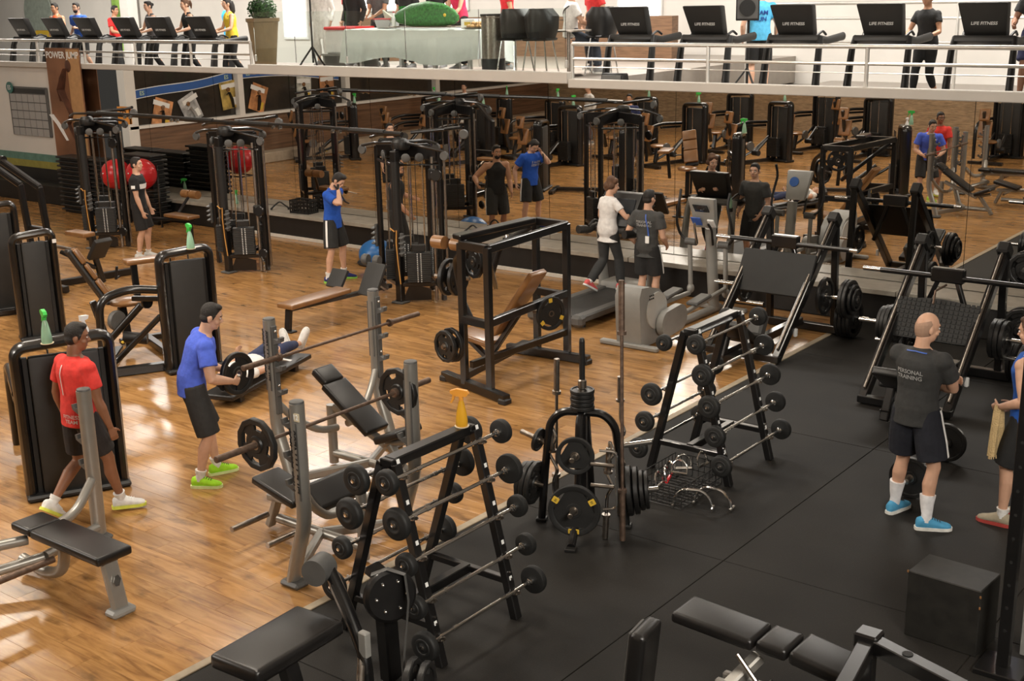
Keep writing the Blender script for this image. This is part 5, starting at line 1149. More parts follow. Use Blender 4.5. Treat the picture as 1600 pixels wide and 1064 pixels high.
MB().beam((-2.6, 6.15, .2), (-2.4, 6.1, .04), .06, .06, .01).build('rear_leg', SIL, t)
t = thing('upright_bench', 'black bench with its backrest raised upright at the bottom edge', 'weight bench', (0, 0, 0))
MB().pad((-3.46, 5.6, .5), (.1, .27, .5), rot=(0, 6, 8), bev=.035).build('backrest', VIN, t)
MB().box((-3.53, 5.62, .5), (.03, .2, .44), rot=(0, 6, 8), bev=.01).build('back_board', GRYD, t)
MB().pad((-3.2, 5.5, .26), (.42, .3, .08), bev=.03).build('seat', VIN, t); MB().beam((-3.5, 5.6, .3), (-3.1, 5.5, .06), .07, .07, .01).build('frame', SIL, t)
MB().box((-3.3, 5.55, .03), (.5, .3, .05), bev=.012).build('base', SIL, t)
# black rack frame, post, box at right
t = thing('power_rack', 'black square-tube rack frame at the bottom right corner', 'rack', (0, 0, 0))
MB().beam((-2.42, 6.28, .7), (-1.75, 6.05, .7), .09, .09, .006).build('top_rail', BLK, t)
MB().beam((-2.36, 6.26, .69), (-2.24, 5.5, .69), .09, .09, .006).build('side_rail', BLK, t)
MB().box((-2.36, 6.26, .715), (.14, .13, .1), bev=.012).build('corner_joint', BLK, t)
for x, y in ((-2.35, 6.24), (-1.8, 6.06), (-2.25, 5.55)): MB().beam((x, y, 0), (x, y, .66), .08, .08, .006, up=(0, 1, 0)).build('post', BLK, t)
MB().cyl((-2.1, 6.17, .745), (-2.1, 6.17, .75), .03, n=16).build('pin_hole', RUB, t)
t = thing('plyo_box', 'plain black jump box on the rubber floor behind the trainer in grey', 'box', (-2.4, 7.86, 0), -4)
MB().box((0, 0, .24), (.5, .34, .48), bev=.006).build('box', mat('black_box', (.012, .011, .009), .55, var=.35, vscale=14), t)
for x, y, z in ((-.25, -.17, .475), (.25, -.17, .44), (.25, -.17, .36)): MB().box((x, y, z), (.012, .008, .02), bev=.003).build('worn_corner', BRN, t)
t = thing('rack_upright', 'tall black upright of a rack at the right picture edge', 'rack', (-1.97, 7.62, 0))
MB().beam((0, 0, 0), (0, 0, 2.45), .075, .075, .004, up=(0, 1, 0)).build('post', BLK, t); MB().box((0, .0, .02), (.3, .3, .04), bev=.006).build('foot_plate', BLK, t)
MB().beam((.06, .3, 0), (.06, .3, .52), .07, .07, .004, up=(0, 1, 0)).build('short_post', GRYP, t); MB().box((.06, .3, .54), (.09, .09, .03), bev=.006).build('post_cap', STL, t)
MB().beam((0, 0, 2.4), (1.0, 0, 2.4), .075, .075, .004).build('top_beam', BLK, t)
for k in range(12): MB().cyl((0, -.038, .3 + k * .16), (0, -.041, .3 + k * .16), .011, n=8).build('hole', RUB, t)
# rack near the mirror at right
t = thing('squat_rack', 'black squat rack by the mirror at the right edge', 'rack', (-3.35, 14.6, 0))
for x, y in ((-.5, 0), (.6, 0), (-.5, .5), (.6, .5)): MB().beam((x, y, 0), (x, y, 2.0), .08, .08, .006, up=(0, 1, 0)).build('post', BLK, t)
for y in (0, .5): MB().beam((-.5, y, .06), (.6, y, .06), .08, .08, .006).build('base_rail', BLK, t)
for x in (-.5, .6): MB().beam((x, 0, 1.96), (x, .5, 1.96), .08, .08, .006).build('top_rail', BLK, t); MB().beam((x, -.6, .06), (x, .5, .06), .08, .08, .006).build('side_rail', BLK, t)
for z in (.55, 1.2): MB().cyl((-.5, -.04, z), (-.5, -.5, z), .024, n=12).build('peg', CHR, t)
for z in (.55, 1.2):
    plate('plate on the %s peg of the squat rack by the mirror' % ('lower' if z < 1 else 'upper'), (-3.85, 14.36, z), (0, -1, 0), .21, .05, 'slot', 'plates on the squat rack'); plate('front plate on the %s peg of the squat rack by the mirror' % ('lower' if z < 1 else 'upper'), (-3.85, 14.28, z), (0, -1, 0), .2, .05, 'poly', 'plates on the squat rack')
olympic_bar('barbell', 'barbell with plates lying low beside the squat rack at the right edge', (-3.75, 13.4, .42), (-1.7, 13.0, .42), CHR)
plate('black plate on the low barbell at the right edge', (-3.5, 13.35, .42), (-1, .2, 0), .22, .05, 'solid')
t = thing('barbell_cradle', 'black low stand under the barbell at the right edge', 'rack', (-2.9, 13.23, 0))
for x in (-.3, .5): MB().beam((x, 0 - x * .2, 0), (x, -x * .2, .39), .08, .1, .008, up=(0, 1, 0)).build('post', BLK, t)
MB().beam((-.4, .08, .04), (.6, -.12, .04), .3, .06, .008).build('base', BLK, t)
# barbell lying behind the trainer
olympic_bar('floor_barbell', 'barbell lying on the rubber floor behind the legs of the bald trainer', (-3.5, 9.93, .19), (-3.56, 11.2, .19), STL, .25)
plate('solid plate on the barbell that lies behind the bald trainer, nearer end', (-3.505, 10.05, .19), (-.05, 1, 0), .185, .05, 'solid'); plate('solid plate on the barbell that lies behind the bald trainer, farther end', (-3.555, 11.08, .19), (-.05, 1, 0), .185, .05, 'solid')
# ================= machines behind the camera, seen in the mirror =================
k = 0; done_ = []
def outside(x, y):
    return all(not inview2(x + a, y + b, z) for a in (-1.8, 0, .8) for b in (-1.0, 0, 1.8) for z in (0, 1.8))
def inview2(x, y, z):
    q = V((x, y, z)) - camo.location; d = q.dot(_f)
    return d > .1 and -20 < 800 + 1949.9 * q.dot(_r) / d < 1620 and 532 - 1949.9 * q.dot(_u) / d < 1080
for (x, y, rz) in ((-20.3, 3.9, 20), (-18.2, 2.6, 10), (-16.1, 3.6, 15), (-14.3, 2.4, 20), (-12.6, .2, 5), (-18.6, 5.6, 10), (-9.6, -.9, 0), (-16.6, .2, 0), (-22.3, 3.6, 30), (-7.2, -.8, -5), (-20.9, 6.4, 20), (-11.0, -1.4, -5), (-14.4, -.6, 10), (-22.6, 6.2, 10), (-24.0, 4.8, 10), (-19.7, 5.3, 55), (-17.2, 4.2, 60), (-15.3, 1.2, 50), (-21.5, 5.2, 60), (-13.4, -2.0, 20), (-12.2, 1.5, 0), (-10.4, .6, 10), (-8.4, -2.2, 0), (-24.6, 7.4, 40)):
    if not outside(x, y) or any((x - a) ** 2 + (y - b) ** 2 < 2.9 for a, b in done_): continue
    done_.append((x, y))
    if k == 0: sm = seated_machine('black seated machine far behind the camera, seen only in the mirror', x, y, rz, False, True, .72, 1.5, group='machines seen only in the mirror')
    else: dup(sm, (x, y, 0), rz)
    b = spray_bottle('green spray bottle on a machine seen only in the mirror', (x + .1, y, 1.51), BOT, GRN, 90 + k * 40) if k == 0 else dup(b, (x + .1, y, 1.51), 90 + k * 40)
    b['group'] = 'bottles seen only in the mirror'
    k += 1
# ================= upper floor =================
UZ = 2.42; UM = 2.96; UR = 2.5
def rail(name, label, x0, x1, y, z0, zt, n, mid):
    t = thing(name, label, 'railing', (0, 0, 0))
    for i in range(n):
        x = x0 + (x1 - x0) * i / (n - 1); MB().cyl((x, y, z0), (x, y, zt), .028, n=10).build('post', STEELW, t)
    MB().cyl((x0, y, zt), (x1, y, zt), .03, n=12).build('top_rail', STEELW, t)
    for m_ in mid: MB().cyl((x0, y, m_), (x1, y, m_), .022 if m_ > 3.25 else .007, n=8).build('mid_rail', STEELW, t)
    return t
STEELW = mat('pale_steel', (.62, .6, .56), .35, .7, var=.05)
rail('railing', 'pale steel railing of the upper floor at the left', -27.4, -18.55, 15.98, 3.05, 3.52, 6, (3.3, 3.2))
rail('railing', 'pale steel railing of the upper floor at the right, in front of the treadmills', -11.2, .5, 15.98, 3.02, 3.54, 6, (3.32, 3.2))
rail('handrail', 'grey double handrail on the white wall behind the right treadmills', -10.6, .5, 20.5, 2.45, 4.03, 4, (3.78, 3.4))
gt = thing('glass_balustrade', 'clear glass balustrade in front of the catering table', 'railing', (0, 0, 0))
for a, b in ((-18.4, -17.3), (-17.3, -16.0), (-16.0, -14.6), (-14.6, -13.0), (-13.0, -11.3)): MB().box(((a + b) / 2, 15.96, 3.62), (b - a - .02, .012, .9)).build('glass_pane', GLS, gt)
for x in (-18.4, -16.0, -13.0, -11.3): MB().box((x, 15.96, 3.24), (.04, .05, .12), bev=.01).build('clamp', STEELW, gt)
tmu = None
lab = ['leftmost', 'second', 'third', 'fourth', 'fifth', 'sixth']
for i, x in enumerate((-27.33, -25.98, -24.75, -23.34, -22.13, -20.85)):
    l = 'black treadmill on the upper floor at the left, %s' % (lab[i] + ' of six from the left' if i else 'leftmost of six')
    if tmu is None: tmu = treadmill(l, x, 17.35, 180, False, UZ, 'treadmills on the upper floor')
    else: dup(tmu, (x, 17.35, UZ), 180, l)
for i, x in enumerate((-10.77, -9.46, -8.03, -6.74, -5.36)):
    dup(tmu, (x, 17.6, UR), 180, 'black treadmill on the upper floor at the right, %s of five from the left' % ('leftmost' if i == 0 else lab[i]))
struct(MB().box((-3.5, 20.1, 2.44), (14.0, 7.85, .1)).build('floor_gallery', bpy.data.materials['upper_floor']))
struct(MB().box((-14.95, 20.1, 2.7), (7.3, 7.85, .52)).build('floor_platform', bpy.data.materials['upper_floor']))
tag_cols = None
# white wall details
struct(MB().box((-29.0, 20.9, 4.2), (.35, .3, 3.5)).build('trim_5', mat('column_paint', (.7, .68, .64), .6, var=.03)))
wn = thing('round_logo', 'large round grey-green wall emblem with a yellow base at the far left', 'wall emblem', (-38.0, 23.9, 4.02)); MB().lathe([(.004, 0), (.78, 0), (.8, .02), (.78, .04), (.004, .04)], (0, 0, 0), (0, -1, 0), n=40).build('disc', mat('sage_disc', (.33, .38, .33), .6, var=.15), wn); MB().box((.2, -.06, -.68), (.8, .03, .24), bev=.03).build('yellow_base', YEL, wn)
def daywin(n, x, z, w, h):
    o = struct(MB().box((x, 23.96, z), (w + .16, .06, h + .16), bev=.01).build('window_%d' % n, WHP)); MB().box((x, 23.915, z), (w, .03, h)).build('bright_pane', SKYP, o); return o
SKYP = mat('daylight_pane', (1, .98, .95), .3, emit=2.6, var=.01)
daywin(1, -15.0, 3.9, 1.0, 2.6); daywin(2, -25.9, 4.1, .8, 1.6); daywin(3, -22.5, 4.35, 1.6, .7); daywin(4, -20.4, 4.35, 1.0, .7)
wn = struct(MB().box((-33.4, 23.95, 4.1), (1.3, .08, 2.8), bev=.01).build('window_5', GRYP)); MB().box((-33.4, 23.9, 4.1), (1.14, .03, 2.64)).build('garden_pane', mat('garden_view', (.25, .42, .08), .5, var=.9, vscale=2.2, emit=.5), wn); MB().box((-33.4, 23.87, 4.1), (.05, .03, 2.64)).build('mullion', BLKM, wn)
struct(MB().box((-17.8, 22.6, 3.3), (9.0, .25, 1.0)).build('trim_6', mat('timber_counter', (.2, .11, .06), .5, var=.3, stretch=(.4, 1, 6))))
# plant pot
t = thing('potted_plant', 'tall brown pot with a clipped green shrub on the upper floor', 'potted plant', (-19.2, 16.9, UM)); 
MB().lathe([(.004, .05), (.2, .0), (.3, .9), (.33, .92), (.33, .98), (.28, .98), (.27, .9), (.004, .88)], n=28).build('pot', mat('bronze_pot', (.2, .14, .07), .45, var=.1), t)
random.seed(5); lf = MB()
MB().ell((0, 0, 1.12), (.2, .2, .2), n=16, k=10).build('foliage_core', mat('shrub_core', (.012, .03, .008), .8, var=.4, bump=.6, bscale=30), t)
for i in range(700):
    a, b = random.uniform(0, 2 * pi), math.acos(random.uniform(-.5, 1)); r = random.uniform(.19, .27); c = V((r * sin(b) * cos(a), r * sin(b) * sin(a), 1.12 + r * cos(b))); n = (c - V((0, 0, 1.1))).normalized() + V((random.uniform(-.6, .6), random.uniform(-.6, .6), random.uniform(-.3, .6))); x, y, d = frame(n)
    lf._faces([c - x * .02, c + y * .016 + d * .01, c + x * .03 + d * .03, c - y * .016 + d * .01], [(0, 1, 2, 3)])
stuff(lf.build('leaves', mat('shrub_leaf', (.03, .09, .02), .5, var=.5), t, 0)); MB().cyl((0, 0, .85), (0, 0, 1.1), .03, n=8).build('stem', BRN, t)
# catering table
t = thing('catering_table', 'long table under a white tablecloth on the upper floor', 'table', (-15.35, 17.3, UM))
MB().box((0, 0, .74), (3.2, .8, .04), bev=.01).build('table_top', WHP, t)
for x in (-1.3, -.3, .5, 1.3):
    for y in (-.32, .32): MB().beam((x, y, 0), (x, y, .72), .06, .06, up=(0, 1, 0)).build('leg', WHP, t)
cl = MB(); N_ = 120; rs = []
def cloth_ring(off, z, amp, drop):
    r = []
    for i in range(N_):
        u = i / N_ * (2.9 + .8) * 2; hw, hd = 1.46 + off, .41 + off
        if u < 2.9: p = (-1.45 + u, -1)
        elif u < 3.7: p = (1.45, u - 3.3)
        elif u < 6.6: p = (1.45 - (u - 3.7), 1)
        else: p = (-1.45, .4 - (u - 6.6))
        x = p[0] / 1.45 * hw * 1.1; y = (-hd if p[1] == -1 else hd if p[1] == 1 else p[1] / .4 * hd)
        w = sin(i * 1.05) * amp + sin(i * .37) * amp; r.append(V((x * (1 + w * .02 / .05), y + (w if abs(p[1]) == 1 else 0), z - drop * (.5 + .5 * sin(i * .21 + 1)))))
    return r
cl.rings([cloth_ring(-.3, .765, 0, 0), cloth_ring(0, .768, 0, 0), cloth_ring(.02, .74, .004, 0), cloth_ring(.05, .5, .02, .03), cloth_ring(.09, .28, .035, .12)], cap=False)
cl.bm.faces.new([v for v in cl.bm.verts[:]][:0]) if False else None
cc = cl.build('tablecloth', mat('white_cloth', (.72, .76, .73), .85, bump=.3, bscale=14, var=.03), None, 60); cc.location = (-15.35, 17.3, UM)
tag(cc, 'white cloth with hanging folds draped over the catering table', 'tablecloth')
t = thing('fish_platter', 'big green fish-shaped board with a pale tail lying on the table', 'platter', (-15.35, 17.3, UM + .8))
MB().loft([((-.75, 0, .16), (0, .02, 0), (0, 0, .03)), ((-.6, 0, .17), (0, .05, 0), (0, 0, .12)), ((-.3, 0, .2), (0, .09, 0), (0, 0, .2)), ((.1, 0, .22), (0, .11, 0), (0, 0, .22)), ((.45, 0, .2), (0, .1, 0), (0, 0, .2)), ((.7, 0, .17), (0, .07, 0), (0, 0, .13)), ((.8, 0, .15), (0, .03, 0), (0, 0, .05))], 20).build('body', mat('fish_scales', (.035, .17, .035), .5, var=.5, vscale=26, bump=.4, bscale=40), t)
MB().prism([(-.72, .14), (-1.0, .3), (-.94, .14), (-1.0, .0), (-.72, .12)], .05, x=(1, 0, 0), y=(0, 0, 1)).build('tail', mat('pale_tail', (.55, .56, .46), .6, var=.1), t)
MB().ell((.56, -.09, .2), (.03, .02, .03)).build('eye', YEL, t); MB().box((0, 0, 0), (1.5, .3, .02), bev=.01).build('tray', STL, t)
def food(nm, lab, cat, x, y, parts):
    t = thing(nm, lab, cat, (x, y, UM + .77)); 
    for n, mb, m in parts: mb.build(n, m, t)
    return t
food('food_tub', 'clear plastic tub on the left end of the catering table', 'container', -16.35, 17.4, [('tub', MB().hexa([V((a * (.16 + z * .2), b * (.13 + z * .2), z)) for z in (0, .16) for a, b in ((-1, -1), (1, -1), (1, 1), (-1, 1))], bev=.015), mat('frosted_plastic', (.75, .75, .75), .3, trans=.5)), ('lid', MB().box((0, 0, .17), (.42, .36, .02), bev=.008), RED)])
food('white_box', 'white pastry box beside the fish board', 'box', -14.3, 17.35, [('box', MB().box((0, 0, .08), (.3, .22, .16), bev=.006), WHP), ('label', MB().box((0, -.112, .08), (.14, .004, .06)), YEL)])
t = food('bread_platter', 'metal platter on the right end of the catering table', 'platter', -13.95, 17.2, [('platter', MB().lathe([(.004, 0), (.28, 0), (.32, .03), (.3, .03), (.27, .012), (.004, .012)], n=28), STL)])
random.seed(9); bun = mat('bread', (.55, .33, .13), .7, var=.3, bump=.3)
o0 = None
for i in range(14):
    a = i * 2.4; r = .05 + .19 * math.sqrt(i / 14); p = (-13.95 + r * cos(a), 17.2 + r * sin(a), UM + .782 + (.045 if i < 5 else 0))
    if o0 is None: o0 = MB().ell((0, 0, .03), (.055, .045, .034), n=10, k=6).build('bread_roll', bun); o0.location = p; tag(o0, 'small bread roll heaped on the metal platter', 'bread roll', 'rolls on the platter')
    else: c = o0.copy(); COL.objects.link(c); c.location = p; c.rotation_euler = (0, 0, i)
t = food('bottle', 'slim white bottle on the left half of the catering table', 'bottle', -16.0, 17.2, [('bottle', MB().lathe([(.003, 0), (.035, 0), (.035, .18), (.014, .23), (.014, .28), (.003, .28)], n=14), WHP), ('cap', MB().cyl((0, 0, .28), (0, 0, .3), .017, n=10), RED)])
t = thing('cool_box', 'white polystyrene box on a shelf left of the catering table', 'box', (-17.5, 17.55, UM + .3)); MB().box((0, 0, .22), (.85, .5, .44), bev=.03).build('box', WHP, t); MB().box((0, 0, .47), (.88, .53, .06), bev=.02).build('lid', RED, t)
t = thing('low_stand', 'grey low stand under the polystyrene box', 'stand', (-17.5, 17.55, UM)); MB().box((0, 0, .28), (1.0, .6, .04)).build('top', GRYP, t)
for x in (-.45, .45): MB().box((x, 0, .13), (.05, .55, .26)).build('leg', GRYP, t)
t = thing('stereo_stand', 'black tripod stand left of the catering table', 'stand', (-17.85, 16.9, UM))
for a in (90, 210, 330): MB().cyl((0, 0, .45), (cos(RAD(a)) * .34, sin(RAD(a)) * .34, .01), .018, n=8).build('leg', BLKM, t)
MB().cyl((0, 0, .15), (0, 0, 1.8), .02, n=10).build('pole', BLKM, t)
t = thing('trash_bin', 'round steel bin at the right end of the catering table', 'bin', (-13.35, 16.75, UM)); MB().lathe([(.004, .3), (.19, .3), (.19, .96), (.2, .97), (.2, 1.0), (.18, 1.0), (.18, .96), (.004, .9)], n=28).build('drum', STL, t); MB().lathe([(.004, 0), (.2, 0), (.2, .3), (.004, .3)], n=28).build('base', BLKM, t); MB().lathe([(.185, .99), (.205, .99), (.205, 1.02), (.185, 1.02), (.185, .99)], n=28).build('rim', BLKM, t)
def chair(label, x, y, rz):
    t = thing('shell_chair', label, 'chair', (x, y, UM), rz, 'black shell chairs')
    MB().box((0, 0, .62), (.44, .44, .04), bev=.018).build('seat', BLKM, t)
    b = MB(); n = 9; q = []
    for z, w in ((.64, .2), (.8, .25), (.98, .26), (1.1, .16)): q.append([V((sin(a) * w * 1.1, .24 - (1 - cos(a)) * .34, z)) for a in [RAD(-95 + 190 * i / n) for i in range(n + 1)]] + [V((sin(a) * (w * 1.1 - .02), .22 - (1 - cos(a)) * .34, z)) for a in [RAD(95 - 190 * i / n) for i in range(n + 1)]])
    b.rings(q); b.build('backrest', BLKM, t)
    for sx in (-1, 1):
        for sy in (-1, 1): MB().cyl((sx * .15, sy * .15, .62), (sx * .23, sy * .23, 0), .013, n=8).build('leg', CHR, t)
    return t
for i, (x, y, a, l) in enumerate(((-12.85, 16.7, 170, 'left black shell chair behind the balustrade'), (-12.3, 16.65, 190, 'middle black shell chair behind the balustrade'), (-11.95, 17.9, 200, 'black shell chair the white-shirted man sits on'))): chair(l, x, y, a)
t = thing('cafe_table', 'small steel cafe table by the black shell chairs', 'table', (-12.2, 17.3, UM)); MB().lathe([(.004, .72), (.38, .72), (.38, .745), (.004, .745)], n=28).build('top', STL, t); MB().cyl((0, 0, 0), (0, 0, .72), .03, n=12).build('column', STL, t); MB().lathe([(.004, 0), (.25, 0), (.2, .03), (.004, .04)], n=24).build('base', STL, t)
# loudspeaker on a stand
t = thing('speaker_stand', 'black tripod speaker stand behind the right treadmills', 'stand', (-9.75, 18.9, UR))
MB().cyl((0, 0, .1), (0, 0, 1.3), .022, n=10).build('pole', BLKM, t)
for a in (90, 210, 330): MB().cyl((0, 0, .55), (cos(RAD(a)) * .4, sin(RAD(a)) * .4, .01), .015, n=8).build('leg', BLKM, t)
t = thing('loudspeaker', 'black loudspeaker on the tripod stand behind the right treadmills', 'loudspeaker', (-9.75, 18.9, UR + 1.3), 20)
MB().hexa([V((a * (.19 if b < 0 else .13), b * .17, z)) for z in (0, .62) for a, b in ((-1, -1), (1, -1), (1, 1), (-1, 1))], bev=.012).build('cabinet', BLKM, t); MB().box((0, -.172, .31), (.33, .012, .56), bev=.004).build('grille', GRYD, t); MB().lathe([(.004, 0), (.12, 0), (.13, .01), (.11, .012), (.004, .004)], (0, -.178, .2), (0, -1, 0), n=24).build('woofer', RUB, t)
t = thing('stage_monitor', 'small black speaker box on the upper floor edge', 'loudspeaker', (-10.55, 16.16, 2.94)); MB().hexa([V((a * .2, b * (.11 if z == 0 else .07), z)) for z in (0, .17) for a, b in ((-1, -1), (1, -1), (1, 1), (-1, 1))], bev=.015).build('cabinet', BLKM, t); MB().box((0, -.1, .085), (.34, .01, .12), rot=(-12, 0, 0), bev=.003).build('grille', GRYD, t); text('SOUND', .02, (-.08, -.112, .085), (1, 0, 0), (0, .2, 1), PRG, t)  if False else None
spray_bottle('green spray bottle hanging on the handrail behind the right treadmills', (-4.9, 18.9, 3.68), BOT, GRN, 100, 1.3)
t = thing('bottle_post', 'slim post that carries the spray bottle behind the right treadmills', 'post', (-4.9, 18.9, UR)); MB().cyl((0, 0, 0), (0, 0, 1.18), .02, n=8).build('post', STEELW, t); MB().box((0, 0, .01), (.14, .14, .02)).build('foot', STEELW, t)
# ================= small things on the ledge =================
t = thing('plastic_crate', 'black plastic crate of attachments on the ledge behind the man in royal blue', 'crate', (-17.1, 15.72, .47), 4)
for a, b in (((-.22, -.13), (.22, -.13)), ((.22, -.13), (.22, .13)), ((.22, .13), (-.22, .13)), ((-.22, .13), (-.22, -.13))):
    w = MB()
    for z in (.02, .09, .16, .23): w.beam((*a, z), (*b, z), .014, .03)
    for k in range(6):
        f = k / 5; w.beam((a[0] + (b[0] - a[0]) * f, a[1] + (b[1] - a[1]) * f, 0), (a[0] + (b[0] - a[0]) * f, a[1] + (b[1] - a[1]) * f, .25), .022, .014)
    w.build('side', BLKM, t)
MB().box((0, 0, .008), (.44, .26, .016)).build('bottom', BLKM, t)
for i, (x, y, a) in enumerate(((-13.05, 15.7, 20), (-12.7, 15.75, 70), (-12.3, 15.7, 110), (-17.75, 15.7, 40))):
    t = thing('cable_attachment', ['bent bar attachment lying on the ledge behind the nearest tower', 'rope attachment lying on the ledge in the middle of three', 'short bar attachment on the ledge behind the chest press', 'coiled black strap on the ledge left of the crate'][i], 'cable handle', (x, 15.72, .472), a)
    MB().tube([(-.16, 0, .03), (-.08, .03, .1), (0, 0, .16), (.08, -.03, .1), (.16, 0, .03)], .014, 8, rnd=.05).build('bar', BLKM if i != 2 else CHR, t)
    for sx in (-1, 1): MB().cyl((sx * .16, -.05, .022), (sx * .16, .05, .022), .02, n=10).build('grip', BLKM, t)
t = thing('plastic_bottle', 'pale green bottle in the holder of the grey treadmill', 'bottle', (-9.08, 14.86, .98)); MB().lathe([(.003, 0), (.035, 0), (.037, .16), (.015, .21), (.015, .235), (.003, .235)], n=16).build('bottle', BOT, t); MB().cyl((0, 0, .235), (0, 0, .26), .017, n=10).build('cap', GRN, t)
MB().lathe([(.042, .0), (.046, .0), (.046, .06), (.042, .06), (.042, 0)], n=16).build('holder_ring', BLKM, t)
# ================= people =================
BK = (.016, .016, .016); NV = (.012, .013, .025); WH = (.78, .77, .74); DG = (.052, .052, .05)
# man in red walking
p = person('man in red t-shirt and black shorts walking past the left foreground tower', (-9.12, 5.62, 0), -4,
  dict(hip=(.03, .03, .935), lean=(4, 0, 4), Rf=(.10, .30, 0, -30, 0), Lf=(-.1, -.24, 0, 8, 38), Rh=(.30, .16, .82), Lh=(-.27, .06, .86), head=(-34, 4, 0), Re=(.6, -1, 0)),
  dict(skin='brown', hair='dark', shirt=(.72, .045, .035), pants=(.022, .018, .017), plen=.8, shoe=WH, sole=(.7, .75, .1), sock=WH, sockh=.16, loose=.022, laces=1), vox=.0085)
chest_text(p, ['FITNESS', 'TEAM'], .045, PRW, True, .02, .08)
decal(p['shirt'], strip_mesh([p['T'](.46, 0, -.3), p['T'](.2, 0, -.3)], .012, p['cx']), p['cy'], PRG, 'back_seam')
# man in blue with a plate
p = person('man in a blue t-shirt leaning forward with a black plate in his hands', (-8.93, 6.77, 0), -26,
  dict(hip=(0, -.05, .93), lean=(24, 4, -4), Rf=(.13, -.08, 0, -28, 0), Lf=(-.13, .14, 0, 6, 0), Rh=(.2, .27, .98), Lh=(-.12, .29, 1.0), head=(-12, -8, 0), Re=(.7, -1, .1), Le=(-.7, -1, .1), Rc=.75, Lc=.75),
  dict(skin='light', hair='dark', shirt=(.075, .135, .66), pants=(.026, .025, .024), plen=.98, ploose=.03, shoe=(.42, .85, .03), sole=(.75, .85, .4), sock=WH, sockh=.2, mus=1.12, laces=2), vox=.008)
M_ = p['root'].matrix_basis if False else MX.Translation((-8.93, 6.77, 0)) @ MX.Rotation(RAD(-26), 4, 'Z')
plate('black grip plate held by the man in blue', M_ @ V((.05, .36, 1.0)), M_.to_3x3() @ V((.85, .5, .05)), .2, .045, 'slot', None, 30)
# person lying on a flat board
hd = V((.30, -.954, 0)); hd.normalize(); lx = V((0, 0, 1)).cross(-hd) if False else hd.cross(V((0, 0, 1))) * -1
p = person('person in white top and navy leggings lying on a low black board', (0, 0, 0), 0,
  dict(lean=(2, 0, 0), Rf=(.12, .04, 0, -22, 0), Lf=(-.1, .0, 0, 22, 0), Rh=(.26, .12, .88), Lh=(-.26, .1, .95)),
  dict(f=1, skin='light', hair='dark', style='bun', shirt=WH, sleeve='short', pants=(.022, .032, .085), plen=1.72, ploose=.008, shoe=WH, hem=.0), vox=.009, h=1.68)
yv = V((0, 0, 1)); xv = yv.cross(hd)
p['root'].matrix_world = MX(((xv.x, yv.x, hd.x, -11.04), (xv.y, yv.y, hd.y, 9.86), (xv.z, yv.z, hd.z, .27), (0, 0, 0, 1)))
for sx in (1, -1): decal(p['pants'], strip_mesh([(sx * .3, 0, .95), (sx * .28, 0, .55)], .05, (0, 1, 0)), (-sx, 0, 0), PRW, 'side_stripe')
t = thing('floor_board', 'low black padded board under the lying person', 'bench', (-10.79, 9.06, 0)); t.rotation_euler = (0, 0, math.atan2(hd.x * -1, hd.y * -1) * -1 + 0)
MB().pad((0, 0, .12), (.4, 1.75, .06), bev=.02).build('pad', VIN, t)
for y in (-.6, .6): MB().box((0, y, .045), (.3, .08, .09), bev=.01).build('leg', BLK, t)
# man in black at the left
p = person('man in black t-shirt with white chest band by the left cable tower', (-18.1, 12.85, 0), -52,
  dict(Rh=(.22, .12, .84), Lh=(-.2, .14, .84), head=(-6, -4, 0), Rf=(.09, -.05, 0, -14, 0), Lf=(-.1, .06, 0, 8, 0)),
  dict(skin='light', hair='dark', shirt=(.012, .012, .012), pants=(.016, .015, .015), plen=.95, shoe=(.6, .6, .58), sole=WH, sock=WH, sockh=.15), vox=.011, h=1.76)
decal(p['shirt'], strip_mesh([p['T'](.33, -.17, .4), p['T'](.33, .17, .4)], .085, p['cz']), -p['cy'], PRW, 'chest_band')
decal(p['shirt'], strip_mesh([p['J']['Rsh'] + V((.3, -.03, -.13)), p['J']['Rsh'] + V((.3, .04, -.13))], .1, (0, 0, 1)), (-1, 0, 0), PRW, 'sleeve_band')
# man in blue by the tower
p = person('man in royal blue t-shirt holding a strap to his neck', (-14.0, 13.45, 0), -74,
  dict(lean=(7, 0, 0), Rf=(.2, -.02, 0, -22, 0), Lf=(-.2, .04, 0, 18, 0), Rh=(.12, .2, 1.46), Re=(.35, .9, -.7), Lh=(-.3, -.04, .9), head=(4, 30, 0), Rc=.8, Lc=.6),
  dict(skin='light', hair='dark', style='quiff', shirt=(.012, .085, .46), pants=(.02, .02, .019), plen=.9, ploose=.035, stripe=1, shoe=(.02, .03, .16), sole=(.3, .7, .1), sock=WH, sockh=.2, mus=1.05, hem=-.1), vox=.0095)
chest_text(p, ['HOLA S', 'FITNESS'], .06, PRW, False, .36, .03)
t = thing('pulling_strap', 'black strap handle the man in royal blue pulls over his shoulder', 'cable handle', (0, 0, 0)); M_ = MX.Translation((-14.0, 13.45, 0)) @ MX.Rotation(RAD(-74), 4, 'Z')
MB().tube([M_ @ V(q) for q in ((.12, .13, 1.53), (.13, .24, 1.42), (.1, .3, 1.28), (.0, .3, 1.24))], .014, 8).build('strap', BLKM, t); MB().cyl(M_ @ V((.12, .2, 1.55)), M_ @ V((.14, .2, 1.4)), .018, n=10).build('grip', BLKM, t)
# man in black tank top behind the tower
p = person('man in a black tank top standing behind the nearest cable tower', (-13.82, 14.7, 0), -58,
  dict(lean=(6, 0, 0), Rh=(.2, .25, .92), Lh=(-.42, .2, 1.1), head=(-4, -2, 0), Rf=(.14, -.05, 0, -10, 0), Lf=(-.14, .08, 0, 8, 0)),
  dict(skin='tan', hair='dark', beard=1, shirt=BK, sleeve='none', pants=(.03, .03, .028), plen=1.0, stripe=1, shoe=BK, sock=BK, mus=1.15), vox=.011, h=1.74)
